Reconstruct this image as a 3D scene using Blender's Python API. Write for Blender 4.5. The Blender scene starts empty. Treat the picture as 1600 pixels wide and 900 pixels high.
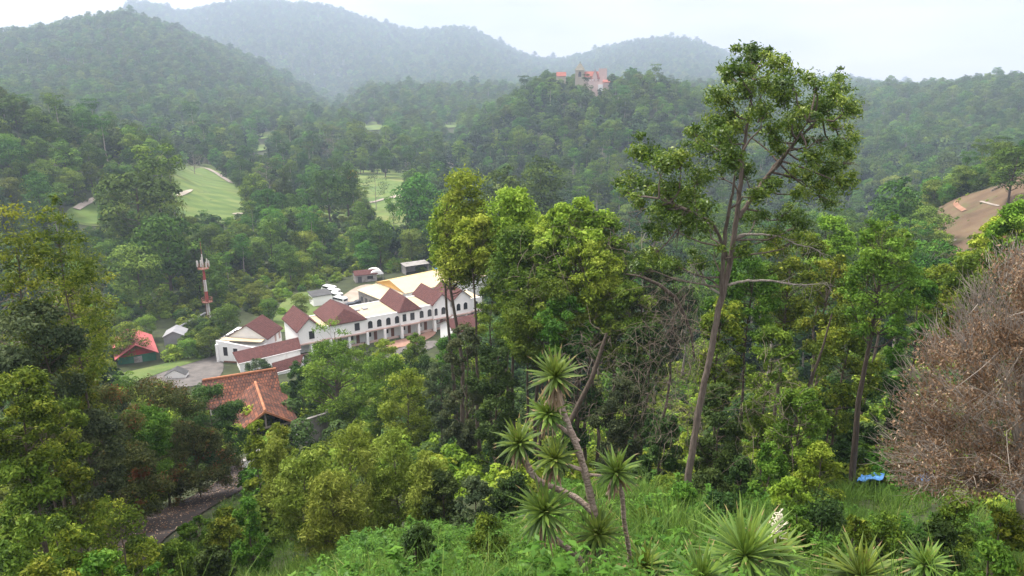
import bpy, bmesh, math, random
import numpy as np
from mathutils import Vector, Matrix

# ------------------------------------------------------------------ camera, sky, sun, exposure
scene = bpy.context.scene
COL = scene.collection
PITCH = math.atan(330.0 / 1143.0)
FOC = 1143.0                                    # focal length in photo pixels (1600 wide)
SP, CP = math.sin(PITCH), math.cos(PITCH)
cam_data = bpy.data.cameras.new("camera")
cam_data.sensor_width = 36.0
cam_data.lens = FOC / 1600.0 * 36.0
cam_data.clip_start = 0.1
cam_data.clip_end = 20000
cam = bpy.data.objects.new("camera", cam_data)
COL.objects.link(cam)
cam.location = (0, 0, 0)
cam.rotation_euler = (math.pi / 2 - PITCH, 0, 0)
scene.camera = cam

SUN_ELEV, SUN_ROT = math.radians(56), math.radians(-62)      # sun from the left, a little ahead of the camera
world = bpy.data.worlds.new("World")
scene.world = world
world.use_nodes = True
wn = world.node_tree
wn.nodes.clear()
w_out = wn.nodes.new("ShaderNodeOutputWorld")
w_bg = wn.nodes.new("ShaderNodeBackground")
w_sky = wn.nodes.new("ShaderNodeTexSky")
w_sky.sky_type = 'NISHITA'
w_sky.sun_disc = False
w_sky.sun_elevation = SUN_ELEV
w_sky.sun_rotation = SUN_ROT
w_tc = wn.nodes.new("ShaderNodeTexCoord")
w_map = wn.nodes.new("ShaderNodeMapping")
w_map.inputs['Scale'].default_value = (2.2, 2.2, 7.0)
w_noise = wn.nodes.new("ShaderNodeTexNoise")
w_noise.inputs['Scale'].default_value = 1.3
w_noise.inputs['Detail'].default_value = 6
w_noise.inputs['Roughness'].default_value = 0.55
w_ramp = wn.nodes.new("ShaderNodeValToRGB")
w_ramp.color_ramp.elements[0].position = 0.32
w_ramp.color_ramp.elements[0].color = (5.6, 5.75, 6.5, 1)
w_ramp.color_ramp.elements[1].position = 0.68
w_ramp.color_ramp.elements[1].color = (10.2, 9.9, 10.2, 1)
w_mix = wn.nodes.new("ShaderNodeMix")
w_mix.data_type = 'RGBA'
w_mix.inputs['Factor'].default_value = 0.96               # cloud cover over the clear sky
L = wn.links.new
L(w_tc.outputs['Generated'], w_map.inputs['Vector'])
L(w_map.outputs['Vector'], w_noise.inputs['Vector'])
L(w_noise.outputs['Fac'], w_ramp.inputs['Fac'])
L(w_sky.outputs['Color'], w_mix.inputs['A'])
L(w_ramp.outputs['Color'], w_mix.inputs['B'])
# an overcast sky is brightest overhead and dimmer towards the horizon
w_sep = wn.nodes.new("ShaderNodeSeparateXYZ")
w_grad = wn.nodes.new("ShaderNodeValToRGB")
ge = w_grad.color_ramp.elements
ge[0].position, ge[0].color = 0.0, (0.53, 0.505, 0.505, 1)
ge[1].position, ge[1].color = 0.9, (1.45, 1.40, 1.32, 1)
k_ = ge.new(0.16); k_.color = (0.53, 0.51, 0.515, 1)
k_ = ge.new(0.40); k_.color = (0.90, 0.88, 0.86, 1)
w_mul = wn.nodes.new("ShaderNodeMix"); w_mul.data_type = 'RGBA'; w_mul.blend_type = 'MULTIPLY'
w_mul.inputs['Factor'].default_value = 1.0
L(w_tc.outputs['Generated'], w_sep.inputs[0])
L(w_sep.outputs['Z'], w_grad.inputs['Fac'])
L(w_mix.outputs['Result'], w_mul.inputs['A'])
L(w_grad.outputs['Color'], w_mul.inputs['B'])
L(w_mul.outputs['Result'], w_bg.inputs['Color'])
w_bg.inputs['Strength'].default_value = 0.10
L(w_bg.outputs['Background'], w_out.inputs['Surface'])

sun_data = bpy.data.lights.new("sun", 'SUN')
sun_data.energy = 2.9
sun_data.angle = math.radians(14)
sun_data.color = (1.0, 0.95, 0.86)
sun = bpy.data.objects.new("sun", sun_data)
COL.objects.link(sun)
sd = Vector((math.sin(SUN_ROT) * math.cos(SUN_ELEV), math.cos(SUN_ROT) * math.cos(SUN_ELEV), math.sin(SUN_ELEV)))
sun.rotation_euler = (-sd).to_track_quat('-Z', 'Y').to_euler()

vs = scene.view_settings
scene.display_settings.display_device = 'sRGB'
vs.view_transform = 'Standard'
vs.look = 'None'
vs.gamma = 1.0
vs.use_curve_mapping = False
vs.exposure = 1.30
scene.render.engine = 'CYCLES'
cy = scene.cycles
cy.max_bounces = 5
cy.diffuse_bounces = 3
cy.glossy_bounces = 2
cy.transmission_bounces = 3
cy.transparent_max_bounces = 4
cy.volume_bounces = 0
cy.caustics_reflective = False
cy.caustics_refractive = False
cy.use_denoising = True

# ------------------------------------------------------------------ pixel rays (photo pixels -> directions in the world)
def ray(px, py):
    a = (px - 800.0) / FOC
    b = (450.0 - py) / FOC
    return np.array([a, CP + b * SP, -SP + b * CP])

def at_z(px, py, z):
    r = ray(px, py)
    return r * (z / r[2])

def at_d(px, py, d):
    r = ray(px, py)
    return r * (d / math.hypot(r[0], r[1]))

def at_y(px, py, y):
    r = ray(px, py)
    return r * (y / r[1])

def project(p):
    x, y, z = p[..., 0], p[..., 1], p[..., 2]
    dep = y * CP - z * SP
    up = y * SP + z * CP
    return 800 + FOC * x / dep, 450 - FOC * up / dep

# ------------------------------------------------------------------ the lie of the land: height profiles by bearing
near = [(1.0, -3.1), (3, -3.6), (5, -4.5), (6, -5.2), (9.3, -7.4), (12, -9.0), (16, -11.2), (22, -13.9)]          # right of the middle
near_mid = [(1.0, -3.2), (3, -3.8), (5, -4.7), (6, -5.5), (9.3, -7.9), (12, -9.8), (16, -12.4), (22, -15.8)]
near_left = [(1.0, -3.2), (3, -3.8), (5, -4.8), (6, -5.6), (9.3, -8.2), (12, -10.3), (16, -13.0), (22, -16.8)]
PROFILES = {
 -90: [(30,-18),(45,-24),(100,-40),(200,-50),(380,-10),(600,-30),(1250,40),(1800,30),(4200,-60)],
 -45: [(30,-18),(45,-24),(60,-31),(100,-45),(150,-56),(200,-58),(260,-50),(330,-30),(380,-14),(450,-24),(600,-46),(750,-30),(1250,44),(1800,40),(2600,20),(4200,-60)],
 -35: [(30,-17.5),(40,-23),(60,-32),(100,-46),(150,-57),(200,-60),(260,-55),(330,-36),(380,-19),(450,-28),(600,-48),(750,-40),(1000,0),(1250,43),(1700,30),(2300,40),(3000,30),(4200,-60)],
 -28: [(30,-18),(35,-21),(42,-25),(50,-28.3),(70,-36),(100,-46),(130,-54),(150,-58.5),(165,-59.5),(200,-60),(300,-56),(380,-43),(430,-36),(520,-50),(650,-55),(750,-45),(1000,14),(1250,76),(1600,60),(2300,150),(3000,90),(4200,-60)],
 -21: [(30,-18.5),(42,-25.5),(50,-28.3),(58,-31),(70,-36),(85,-40.6),(110,-49),(140,-58),(160,-60),(250,-61),(340,-60),(420,-60),(520,-57),(700,-58),(820,-45),(1000,-18),(1200,22),(1500,10),(1900,80),(2400,185),(3000,110),(4200,-60)],
 -14: [(30,-19.6),(45,-27.5),(70,-39),(110,-52),(150,-60),(170,-60.5),(250,-61),(420,-60),(600,-60),(800,-58),(900,-54),(1100,-48),(1300,-30),(1500,5),(1900,95),(2300,172),(3000,90),(4200,-60)],
 -7:  [(30,-18.5),(45,-26.5),(70,-38),(110,-52),(150,-60.5),(200,-60.5),(250,-61),(345,-62),(490,-62),(700,-62),(900,-59),(1200,-30),(1500,10),(1800,62),(2100,106),(2700,20),(4200,-60)],
 0:   [(30,-18.5),(45,-26),(70,-38),(110,-51),(150,-60),(200,-61),(300,-64),(400,-68),(500,-64),(600,-48),(690,-27),(760,-32),(900,-58),(1200,-45),(1500,-8),(2000,34),(2600,-20),(4200,-60)],
 4:   [(30,-18),(45,-26.5),(70,-39),(110,-52),(150,-60),(200,-62),(300,-66),(400,-68),(480,-62),(560,-42),(690,-9),(740,-9),(850,-45),(950,-60),(1300,-25),(1900,36),(2500,-10),(4200,-60)],
 7:   [(30,-18),(45,-27),(70,-40),(110,-52),(150,-59.5),(250,-66),(350,-68),(450,-62),(560,-36),(670,-9),(700,-6),(740,-7),(850,-42),(1000,-58),(1400,-10),(1900,45),(2500,0),(4200,-60)],
 14:  [(30,-18),(45,-27),(80,-42),(150,-58),(250,-68),(350,-74),(450,-74),(560,-52),(680,-26),(760,-32),(900,-58),(1300,-10),(1900,70),(2500,20),(4200,-60)],
 21:  [(30,-18.2),(45,-24.5),(80,-38),(150,-54),(250,-64),(400,-80),(500,-86),(600,-80),(800,-40),(900,-26),(1100,-32),(1400,0),(1900,36),(2500,0),(4200,-60)],
 28:  [(32,-17.6),(45,-23),(80,-35),(150,-50),(250,-58),(350,-75),(480,-88),(600,-70),(800,-38),(920,-25),(1100,-40),(2000,-25),(4200,-60)],
 31:  [(32,-17.4),(45,-22.5),(80,-34),(150,-45),(180,-44),(230,-44),(270,-46),(350,-72),(480,-86),(600,-68),(800,-34),(910,-20),(1100,-36),(2000,-25),(4200,-60)],
 35:  [(30,-15.5),(40,-20),(80,-33),(130,-41),(180,-38.5),(220,-33),(260,-28.5),(310,-30),(400,-68),(500,-80),(650,-55),(900,-11),(1100,-25),(2000,-20),(4200,-60)],
 45:  [(30,-15),(40,-19),(80,-31),(130,-36),(180,-32),(220,-27),(260,-22),(310,-25),(400,-64),(500,-76),(650,-50),(900,-6),(1100,-20),(2000,-20),(4200,-60)],
 90:  [(30,-15),(80,-30),(200,-30),(400,-50),(900,0),(2000,-10),(4200,-60)],
}
AZ = np.arange(-100, 100.01, 0.5)
LD = np.linspace(math.log(1.2), math.log(4200), 340)
_keys = sorted(PROFILES)
_prof = []
for k in _keys:
    nr = near_left if k <= -21 else near_mid if k <= 0 else near
    pts = nr + [q for q in PROFILES[k]]
    if k <= 0: pts = [q if q[0] > 34 else (q[0], min(q[1], -20.4 if k > -21 else -20.8)) if q[0] >= 30 else q for q in pts]
    _prof.append(np.interp(LD, [math.log(p[0]) for p in pts], [p[1] for p in pts]))
_prof = np.array(_prof)
GZ = np.zeros((len(AZ), len(LD)))
for i, a in enumerate(AZ):
    a = min(max(a, _keys[0]), _keys[-1])
    j = max(0, min(len(_keys) - 2, int(np.searchsorted(_keys, a)) - 1))
    t = (a - _keys[j]) / (_keys[j + 1] - _keys[j])
    t = t * t * (3 - 2 * t) * 0.5 + t * 0.5
    GZ[i] = _prof[j] * (1 - t) + _prof[j + 1] * t

def blur(a, sig, ax):
    n = int(sig * 3) + 1
    k = np.exp(-0.5 * (np.arange(-n, n + 1) / sig) ** 2)
    k /= k.sum()
    pad = [(0, 0), (0, 0)]
    pad[ax] = (n, n)
    b = np.pad(a, pad, mode='edge')
    return np.apply_along_axis(lambda v: np.convolve(v, k, mode='valid'), ax, b)
GZ = blur(blur(GZ, 3.0, 0), 2.0, 1)

def smooth01(t):
    t = np.clip(t, 0, 1); return t * t * (3 - 2 * t)

def ridge(outline, D, d0, d1, crown_h, fade=4.0):
    """raise the land to a ridge line whose tree tops meet the given skyline (photo pixels), at distance D"""
    az, zr = [], []
    for px, py in outline:
        r = ray(px, py)
        az.append(math.degrees(math.atan2(r[0], r[1]))); zr.append(r[2] / math.hypot(r[0], r[1]) * D - crown_h)
    Z = np.interp(AZ, az, zr)
    k = np.exp(-0.5 * (np.arange(-4, 5) / 1.2) ** 2); k /= k.sum()
    Z = np.convolve(np.pad(Z, 4, mode='edge'), k, mode='valid')
    w = smooth01((AZ - az[0] + fade) / fade) * smooth01((az[-1] + fade - AZ) / fade)
    d = np.exp(LD)
    i0 = int(np.searchsorted(d, d0))
    up = smooth01((d - d0) / (D - d0)) ; dn = smooth01((d - D) / (d1 - D))
    for i in range(len(AZ)):
        base = GZ[i].copy()
        new = np.where(d < D, base[i0] * (1 - up) + Z[i] * up, Z[i] * (1 - dn) + base * dn)
        new = np.where((d < d0) | (d > d1), base, new)
        GZ[i] = base * (1 - w[i]) + new * w[i]
# flatten whatever the profiles leave beyond 1100 m: the far ridges are drawn by their own skylines
_far = smooth01((np.exp(LD) - 1000) / 500)[None, :]
GZ = GZ * (1 - _far) + np.minimum(GZ, -38.0) * _far
ridge([(-300, 90), (60, 80), (150, 50), (190, 20), (215, 8), (240, 9), (275, 26), (300, 24), (345, 9), (400, 4), (450, 11), (505, 12), (560, 30), (600, 43), (640, 52), (680, 53), (712, 43), (745, 52), (790, 76), (830, 94), (875, 97), (905, 90), (950, 78), (1000, 66), (1050, 62), (1095, 70), (1130, 85), (1170, 105), (1230, 122), (1300, 128), (1340, 124), (1375, 137), (1420, 150), (1900, 150)], 3600, 1750, 4200, 20)
ridge([(-300, 70), (-60, 56), (0, 54), (60, 50), (100, 40), (150, 28), (178, 25), (212, 28), (260, 41), (320, 66), (380, 88), (420, 108), (470, 135), (520, 165)], 1700, 780, 2500, 15, 3)
ridge([(700, 232), (740, 200), (790, 165), (830, 132), (850, 118), (880, 117), (900, 128), (960, 128), (1000, 118), (1040, 128), (1090, 150), (1115, 166), (1180, 200)], 700, 470, 860, 13, 3)
ridge([(1230, 170), (1300, 160), (1345, 151), (1385, 141), (1430, 142), (1470, 135), (1540, 125), (1600, 122), (1760, 120), (2000, 130)], 1250, 560, 1700, 14, 3)
ridge([(1425, 372), (1440, 346), (1452, 334), (1475, 318), (1515, 301), (1560, 287), (1600, 266), (1700, 245), (1900, 240)], 258, 165, 335, 0.3, 1.2)
ridge([(-300, 120), (-100, 125), (0, 142), (60, 160), (120, 168), (180, 186), (220, 206), (270, 228), (320, 252)], 400, 265, 520, 14, 3)

def g(x, y):
    """height of the ground at world x, y (numpy friendly)"""
    x = np.asarray(x, float); y = np.asarray(y, float)
    d = np.maximum(np.hypot(x, y), 1.21)
    az = np.degrees(np.arctan2(x, y))
    fi = np.clip((az - AZ[0]) / 0.5, 0, len(AZ) - 1.001)
    fj = np.clip((np.log(d) - LD[0]) / (LD[1] - LD[0]), 0, len(LD) - 1.001)
    i = fi.astype(int); j = fj.astype(int)
    u = fi - i; v = fj - j
    return (GZ[i, j] * (1 - u) * (1 - v) + GZ[i + 1, j] * u * (1 - v) + GZ[i, j + 1] * (1 - u) * v + GZ[i + 1, j + 1] * u * v)

def hit(px, py, dmin=2.0, dmax=4800):
    """first point of the ground met by the photo ray"""
    r = ray(px, py)
    r = r / math.hypot(r[0], r[1])
    ds = np.exp(np.linspace(math.log(dmin), math.log(dmax), 4000))
    h = ds * r[2] - g(ds * r[0], ds * r[1])
    k = np.argmax(h < 0)
    if h[k] >= 0: k = len(ds) - 1
    return ds[k] * r

# ------------------------------------------------------------------ object helpers
def tag(o, label=None, cat=None, group=None, kind=None):
    if label: o['label'] = label
    if cat: o['category'] = cat
    if group: o['group'] = group
    if kind: o['kind'] = kind
    return o

def empty(name, loc=(0, 0, 0), rz=0.0, label=None, cat=None, group=None):
    o = bpy.data.objects.new(name, None)
    o.empty_display_size = 0.3
    COL.objects.link(o)
    o.location = [float(v) for v in loc]
    o.rotation_euler = (0, 0, rz)
    return tag(o, label, cat, group)

def link_mesh(name, me, parent=None):
    o = bpy.data.objects.new(name, me)
    COL.objects.link(o)
    if parent is not None: o.parent = parent
    return o

def copy_tree(o, parent=None):
    c = o.copy()
    COL.objects.link(c)
    if parent is not None: c.parent = parent
    for ch in o.children: copy_tree(ch, c)
    return c

def np_mesh(name, V, F, mats, tint=None, smooth=False, midx=None):
    """mesh from numpy vertices and an (n,4) or (n,3) face array"""
    me = bpy.data.meshes.new(name)
    V = np.ascontiguousarray(V, dtype=np.float32)
    F = np.ascontiguousarray(F, dtype=np.int32)
    n, k = F.shape
    me.vertices.add(len(V)); me.vertices.foreach_set('co', V.ravel())
    me.loops.add(n * k); me.loops.foreach_set('vertex_index', F.ravel())
    me.polygons.add(n)
    me.polygons.foreach_set('loop_start', np.arange(0, n * k, k, dtype=np.int32))
    me.polygons.foreach_set('loop_total', np.full(n, k, dtype=np.int32))
    if smooth: me.polygons.foreach_set('use_smooth', np.ones(n, dtype=bool))
    for m in (mats if isinstance(mats, (list, tuple)) else [mats]): me.materials.append(m)
    if midx is not None: me.polygons.foreach_set('material_index', midx.astype(np.int32))
    if tint is not None:
        at = me.attributes.new('tint', 'FLOAT', 'FACE')
        at.data.foreach_set('value', np.ascontiguousarray(tint, dtype=np.float32))
    me.update(calc_edges=True)
    me.validate()
    return me

class MB:
    """collects boxes, prisms and tubes; build() links them as ONE mesh object"""
    def __init__(s): s.v = []; s.f = []
    def add(s, vs_, fs):
        b = len(s.v); s.v += [tuple(float(c) for c in p) for p in vs_]; s.f += [tuple(b + i for i in f) for f in fs]; return s
    def box(s, x0, x1, y0, y1, z0, z1):
        return s.add([(x0,y0,z0),(x1,y0,z0),(x1,y1,z0),(x0,y1,z0),(x0,y0,z1),(x1,y0,z1),(x1,y1,z1),(x0,y1,z1)],
                     [(0,3,2,1),(4,5,6,7),(0,1,5,4),(1,2,6,5),(2,3,7,6),(3,0,4,7)])
    def prism(s, poly, vec):
        n = len(poly); q = [tuple(np.add(p, vec)) for p in poly]
        return s.add(list(poly) + q, [tuple(range(n))[::-1], tuple(range(n, 2 * n))] + [(i, (i + 1) % n, n + (i + 1) % n, n + i) for i in range(n)])
    def slab(s, quad, th):
        """a sheet quad (any 3+ points) with thickness th downwards"""
        return s.prism([tuple(np.add(p, (0, 0, -th))) for p in quad], (0, 0, th))
    def tube(s, pts, rad, sides=8, cap=True):
        V, F = tube_arrays(pts, rad, sides, cap)
        return s.add(V, [tuple(f) for f in F])
    def build(s, name, m, parent=None, smooth=False):
        me = bpy.data.meshes.new(name)
        me.from_pydata(s.v, [], s.f)
        bm = bmesh.new(); bm.from_mesh(me)
        bmesh.ops.recalc_face_normals(bm, faces=bm.faces)
        bm.to_mesh(me); bm.free()
        me.materials.append(m)
        if smooth:
            for p in me.polygons: p.use_smooth = True
        return link_mesh(name, me, parent)

def tube_arrays(pts, rad, sides=6, cap=False):
    P = np.asarray(pts, float); n = len(P)
    R = np.full(n, rad, float) if np.isscalar(rad) else np.asarray(rad, float)
    T = np.gradient(P, axis=0)
    T /= np.maximum(np.linalg.norm(T, axis=1, keepdims=True), 1e-9)
    ref = np.array([0.0, 0, 1]) if abs(T[:, 2]).mean() < 0.8 else np.array([1.0, 0, 0])
    A = np.cross(T, ref); A /= np.maximum(np.linalg.norm(A, axis=1, keepdims=True), 1e-9)
    B = np.cross(T, A)
    th = np.linspace(0, 2 * math.pi, sides, endpoint=False)
    V = (P[:, None, :] + R[:, None, None] * (np.cos(th)[None, :, None] * A[:, None, :] + np.sin(th)[None, :, None] * B[:, None, :])).reshape(-1, 3)
    F = []
    for i in range(n - 1):
        for j in range(sides):
            k = (j + 1) % sides
            F.append((i * sides + j, i * sides + k, (i + 1) * sides + k, (i + 1) * sides + j))
    if cap:
        F.append(tuple(range(sides))[::-1]); F.append(tuple(range((n - 1) * sides, n * sides)))
    return V, F

# ------------------------------------------------------------------ materials
def new_mat(name):
    m = bpy.data.materials.new(name); m.use_nodes = True
    nt = m.node_tree; nt.nodes.clear()
    out = nt.nodes.new("ShaderNodeOutputMaterial")
    p = nt.nodes.new("ShaderNodeBsdfPrincipled")
    nt.links.new(p.outputs[0], out.inputs['Surface'])
    return m, nt, p, out

def node(nt, t, **kw):
    n = nt.nodes.new(t)
    for k, v in kw.items():
        if k in n.inputs: n.inputs[k].default_value = v
        else: setattr(n, k, v)
    return n

def ramp(nt, stops):
    r = nt.nodes.new("ShaderNodeValToRGB")
    e = r.color_ramp.elements
    while len(e) > 1: e.remove(e[-1])
    e[0].position, e[0].color = stops[0][0], (*stops[0][1], 1)
    for pos, c in stops[1:]:
        k = e.new(pos); k.color = (*c, 1)
    return r

def surf(name, stops, scale=1.0, rough=0.85, bump=0.0, detail=5, coord='Object', stretch=(1, 1, 1), spec=0.3, bscale=None, metal=0.0, second=None):
    """noise-mottled surface; second=(colour, scale, lo, hi) lays worn patches of another colour over it"""
    m, nt, p, out = new_mat(name)
    tc = node(nt, "ShaderNodeTexCoord"); mp = node(nt, "ShaderNodeMapping", Scale=stretch)
    nt.links.new(tc.outputs[coord], mp.inputs['Vector'])
    nz = node(nt, "ShaderNodeTexNoise", Scale=scale, Detail=detail, Roughness=0.6)
    nt.links.new(mp.outputs[0], nz.inputs['Vector'])
    r = ramp(nt, stops)
    nt.links.new(nz.outputs['Fac'], r.inputs['Fac'])
    col = r.outputs['Color']
    if second:
        n2 = node(nt, "ShaderNodeTexNoise", Scale=second[1], Detail=6, Roughness=0.65)
        nt.links.new(mp.outputs[0], n2.inputs['Vector'])
        r2 = ramp(nt, [(second[2], (0, 0, 0)), (second[3], (1, 1, 1))])
        nt.links.new(n2.outputs['Fac'], r2.inputs['Fac'])
        mx = node(nt, "ShaderNodeMix", data_type='RGBA')
        nt.links.new(r2.outputs['Color'], mx.inputs['Factor'])
        nt.links.new(col, mx.inputs['A']); mx.inputs['B'].default_value = (*second[0], 1)
        col = mx.outputs['Result']
    nt.links.new(col, p.inputs['Base Color'])
    p.inputs['Roughness'].default_value = rough
    p.inputs['Specular IOR Level'].default_value = spec
    p.inputs['Metallic'].default_value = metal
    if bump:
        nb = node(nt, "ShaderNodeTexNoise", Scale=bscale or scale * 4, Detail=6)
        nt.links.new(mp.outputs[0], nb.inputs['Vector'])
        b = node(nt, "ShaderNodeBump", Strength=bump, Distance=0.1)
        nt.links.new(nb.outputs['Fac'], b.inputs['Height']); nt.links.new(b.outputs[0], p.inputs['Normal'])
    return m

def leaf_mat(name, stops, transl=0.34, rough=0.6, var=0.22, hue=0.025, spec=0.12, stands=0.0):
    """leaves: colour from each leaf's own tint, each plant shifted a little"""
    m, nt, p, out = new_mat(name)
    at = node(nt, "ShaderNodeAttribute", attribute_name='tint')
    r = ramp(nt, stops)
    nt.links.new(at.outputs['Fac'], r.inputs['Fac'])
    oi = node(nt, "ShaderNodeObjectInfo")
    hsv = node(nt, "ShaderNodeHueSaturation")
    mr = node(nt, "ShaderNodeMapRange"); mr.inputs['To Min'].default_value = 1 - var; mr.inputs['To Max'].default_value = 1 + var
    nt.links.new(oi.outputs['Random'], mr.inputs['Value']); nt.links.new(mr.outputs[0], hsv.inputs['Value'])
    mu = node(nt, "ShaderNodeMath", operation='MULTIPLY'); mu.inputs[1].default_value = 7.31
    fr = node(nt, "ShaderNodeMath", operation='FRACT')
    nt.links.new(oi.outputs['Random'], mu.inputs[0]); nt.links.new(mu.outputs[0], fr.inputs[0])
    mh = node(nt, "ShaderNodeMapRange"); mh.inputs['To Min'].default_value = 0.5 - hue; mh.inputs['To Max'].default_value = 0.5 + hue
    nt.links.new(fr.outputs[0], mh.inputs['Value']); nt.links.new(mh.outputs[0], hsv.inputs['Hue'])
    col = r.outputs['Color']
    if stands:
        nz = node(nt, "ShaderNodeTexNoise", Scale=stands, Detail=5, Roughness=0.65)
        nt.links.new(oi.outputs['Location'], nz.inputs['Vector'])
        r2 = ramp(nt, [(0.33, (0.62, 0.70, 0.78)), (0.5, (0.95, 0.97, 0.95)), (0.66, (1.5, 1.38, 1.1))])
        nt.links.new(nz.outputs['Fac'], r2.inputs['Fac'])
        mm = node(nt, "ShaderNodeMix", data_type='RGBA', blend_type='MULTIPLY'); mm.inputs['Factor'].default_value = 1.0
        nt.links.new(col, mm.inputs['A']); nt.links.new(r2.outputs['Color'], mm.inputs['B'])
        col = mm.outputs['Result']
    nt.links.new(col, hsv.inputs['Color'])
    nt.links.new(hsv.outputs['Color'], p.inputs['Base Color'])
    p.inputs['Roughness'].default_value = rough
    p.inputs['Specular IOR Level'].default_value = spec
    tr = node(nt, "ShaderNodeBsdfTranslucent")
    nt.links.new(hsv.outputs['Color'], tr.inputs['Color'])
    mx = node(nt, "ShaderNodeMixShader"); mx.inputs[0].default_value = transl
    nt.links.new(p.outputs[0], mx.inputs[1]); nt.links.new(tr.outputs[0], mx.inputs[2])
    nt.links.new(mx.outputs[0], out.inputs['Surface'])
    return m

def tile_mat(name, c1, c2, c3, row=0.33, width=0.25, mort=0.02, patch=None, rough=0.8):
    """roof tiles: courses of small tiles, each its own shade"""
    m, nt, p, out = new_mat(name)
    tc = node(nt, "ShaderNodeTexCoord")
    wn_ = node(nt, "ShaderNodeTexNoise", Scale=1.3, Detail=3); wa = node(nt, "ShaderNodeMix", data_type='VECTOR'); wa.inputs['Factor'].default_value = 0.10
    br = node(nt, "ShaderNodeTexBrick", Scale=1.0)
    br.inputs['Brick Width'].default_value = width; br.inputs['Row Height'].default_value = row
    br.inputs['Mortar Size'].default_value = mort; br.inputs['Bias'].default_value = 0.0
    br.inputs['Color1'].default_value = (*c1, 1); br.inputs['Color2'].default_value = (*c2, 1); br.inputs['Mortar'].default_value = (*c3, 1)
    nt.links.new(tc.outputs['UV'], wn_.inputs['Vector']); nt.links.new(tc.outputs['UV'], wa.inputs[4]); nt.links.new(wn_.outputs['Color'], wa.inputs[5]); nt.links.new(wa.outputs[1], br.inputs['Vector'])
    nz = node(nt, "ShaderNodeTexNoise", Scale=0.9, Detail=6, Roughness=0.7)
    nt.links.new(tc.outputs['Object'], nz.inputs['Vector'])
    r = ramp(nt, [(0.35, (0, 0, 0)), (0.65, (1, 1, 1))]); nt.links.new(nz.outputs['Fac'], r.inputs['Fac'])
    mx = node(nt, "ShaderNodeMix", data_type='RGBA', blend_type='MULTIPLY')
    mx.inputs['B'].default_value = (*(patch or (0.75, 0.75, 0.75)), 1)
    nt.links.new(r.outputs['Color'], mx.inputs['Factor']); nt.links.new(br.outputs['Color'], mx.inputs['A'])
    nt.links.new(mx.outputs['Result'], p.inputs['Base Color'])
    b = node(nt, "ShaderNodeBump", Strength=0.6, Distance=0.05, invert=True)
    nt.links.new(br.outputs['Fac'], b.inputs['Height']); nt.links.new(b.outputs[0], p.inputs['Normal'])
    p.inputs['Roughness'].default_value = rough; p.inputs['Specular IOR Level'].default_value = 0.2
    return m

def slope_uv(o):
    """UV in metres: u along the eaves, v up the slope"""
    me = o.data; uv = me.uv_layers.new(name='UVMap')
    for p in me.polygons:
        n = p.normal
        u = Vector((-n.y, n.x, 0))
        u = u.normalized() if u.length > 1e-4 else Vector((1, 0, 0))
        w = n.cross(u)
        for li in p.loop_indices:
            c = me.vertices[me.loops[li].vertex_index].co
            uv.data[li].uv = (c.dot(u), c.dot(w))

M = {}
M['soil'] = surf('forest_floor', [(0.3, (0.022, 0.026, 0.012)), (0.5, (0.035, 0.045, 0.016)), (0.7, (0.05, 0.06, 0.02))], 0.4, 0.95, 0.4, bscale=2.0)
M['fairway'] = surf('fairway_grass', [(0.3, (0.055, 0.105, 0.018)), (0.5, (0.095, 0.145, 0.028)), (0.7, (0.17, 0.185, 0.055))], 0.045, 0.9, 0.2, stretch=(1, 2.2, 1), bscale=0.6)
def mow(m):
    # mowing bands: two shades of the same turf in wide wavering strips
    nt = m.node_tree; P = nt.nodes['Principled BSDF']
    src = P.inputs['Base Color'].links[0].from_socket
    tc = node(nt, "ShaderNodeTexCoord"); mp = node(nt, "ShaderNodeMapping"); mp.inputs['Rotation'].default_value = (0, 0, 0.5)
    wv = node(nt, "ShaderNodeTexWave", Scale=0.035, Distortion=4.0, Detail=3); wv.inputs['Detail Scale'].default_value = 0.6
    r = ramp(nt, [(0.3, (0.88, 0.91, 0.88)), (0.7, (1.14, 1.10, 1.08))])
    mx = node(nt, "ShaderNodeMix", data_type='RGBA', blend_type='MULTIPLY'); mx.inputs['Factor'].default_value = 1.0
    nt.links.new(tc.outputs['Object'], mp.inputs['Vector']); nt.links.new(mp.outputs[0], wv.inputs['Vector']); nt.links.new(wv.outputs['Fac'], r.inputs['Fac'])
    nt.links.new(src, mx.inputs['A']); nt.links.new(r.outputs['Color'], mx.inputs['B']); nt.links.new(mx.outputs['Result'], P.inputs['Base Color'])
mow(M['fairway'])
M['rough'] = surf('rough_grass', [(0.3, (0.06, 0.10, 0.025)), (0.55, (0.10, 0.14, 0.035)), (0.75, (0.15, 0.16, 0.06))], 0.25, 0.95, 0.4, bscale=1.5)
M['sand'] = surf('bunker_sand', [(0.3, (0.33, 0.28, 0.22)), (0.7, (0.44, 0.385, 0.31))], 0.3, 0.95)
M['dirt'] = surf('bare_dirt', [(0.3, (0.22, 0.18, 0.14)), (0.7, (0.34, 0.29, 0.24))], 0.3, 0.95, 0.2)
M['cutslope'] = surf('cleared_slope', [(0.3, (0.080, 0.052, 0.030)), (0.5, (0.112, 0.073, 0.042)), (0.7, (0.14, 0.100, 0.055))], 0.12, 0.95, 0.4, bscale=0.8, second=((0.085, 0.105, 0.035), 0.05, 0.54, 0.70))
M['path'] = surf('pale_path', [(0.3, (0.22, 0.18, 0.15)), (0.7, (0.32, 0.28, 0.24))], 0.6, 0.9)
M['clay'] = surf('red_clay_path', [(0.3, (0.20, 0.095, 0.055)), (0.7, (0.29, 0.17, 0.115))], 0.4, 0.9)
M['asphalt'] = surf('asphalt', [(0.3, (0.024, 0.018, 0.016)), (0.7, (0.042, 0.032, 0.028))], 1.2, 0.9, 0.2, bscale=20)
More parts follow.
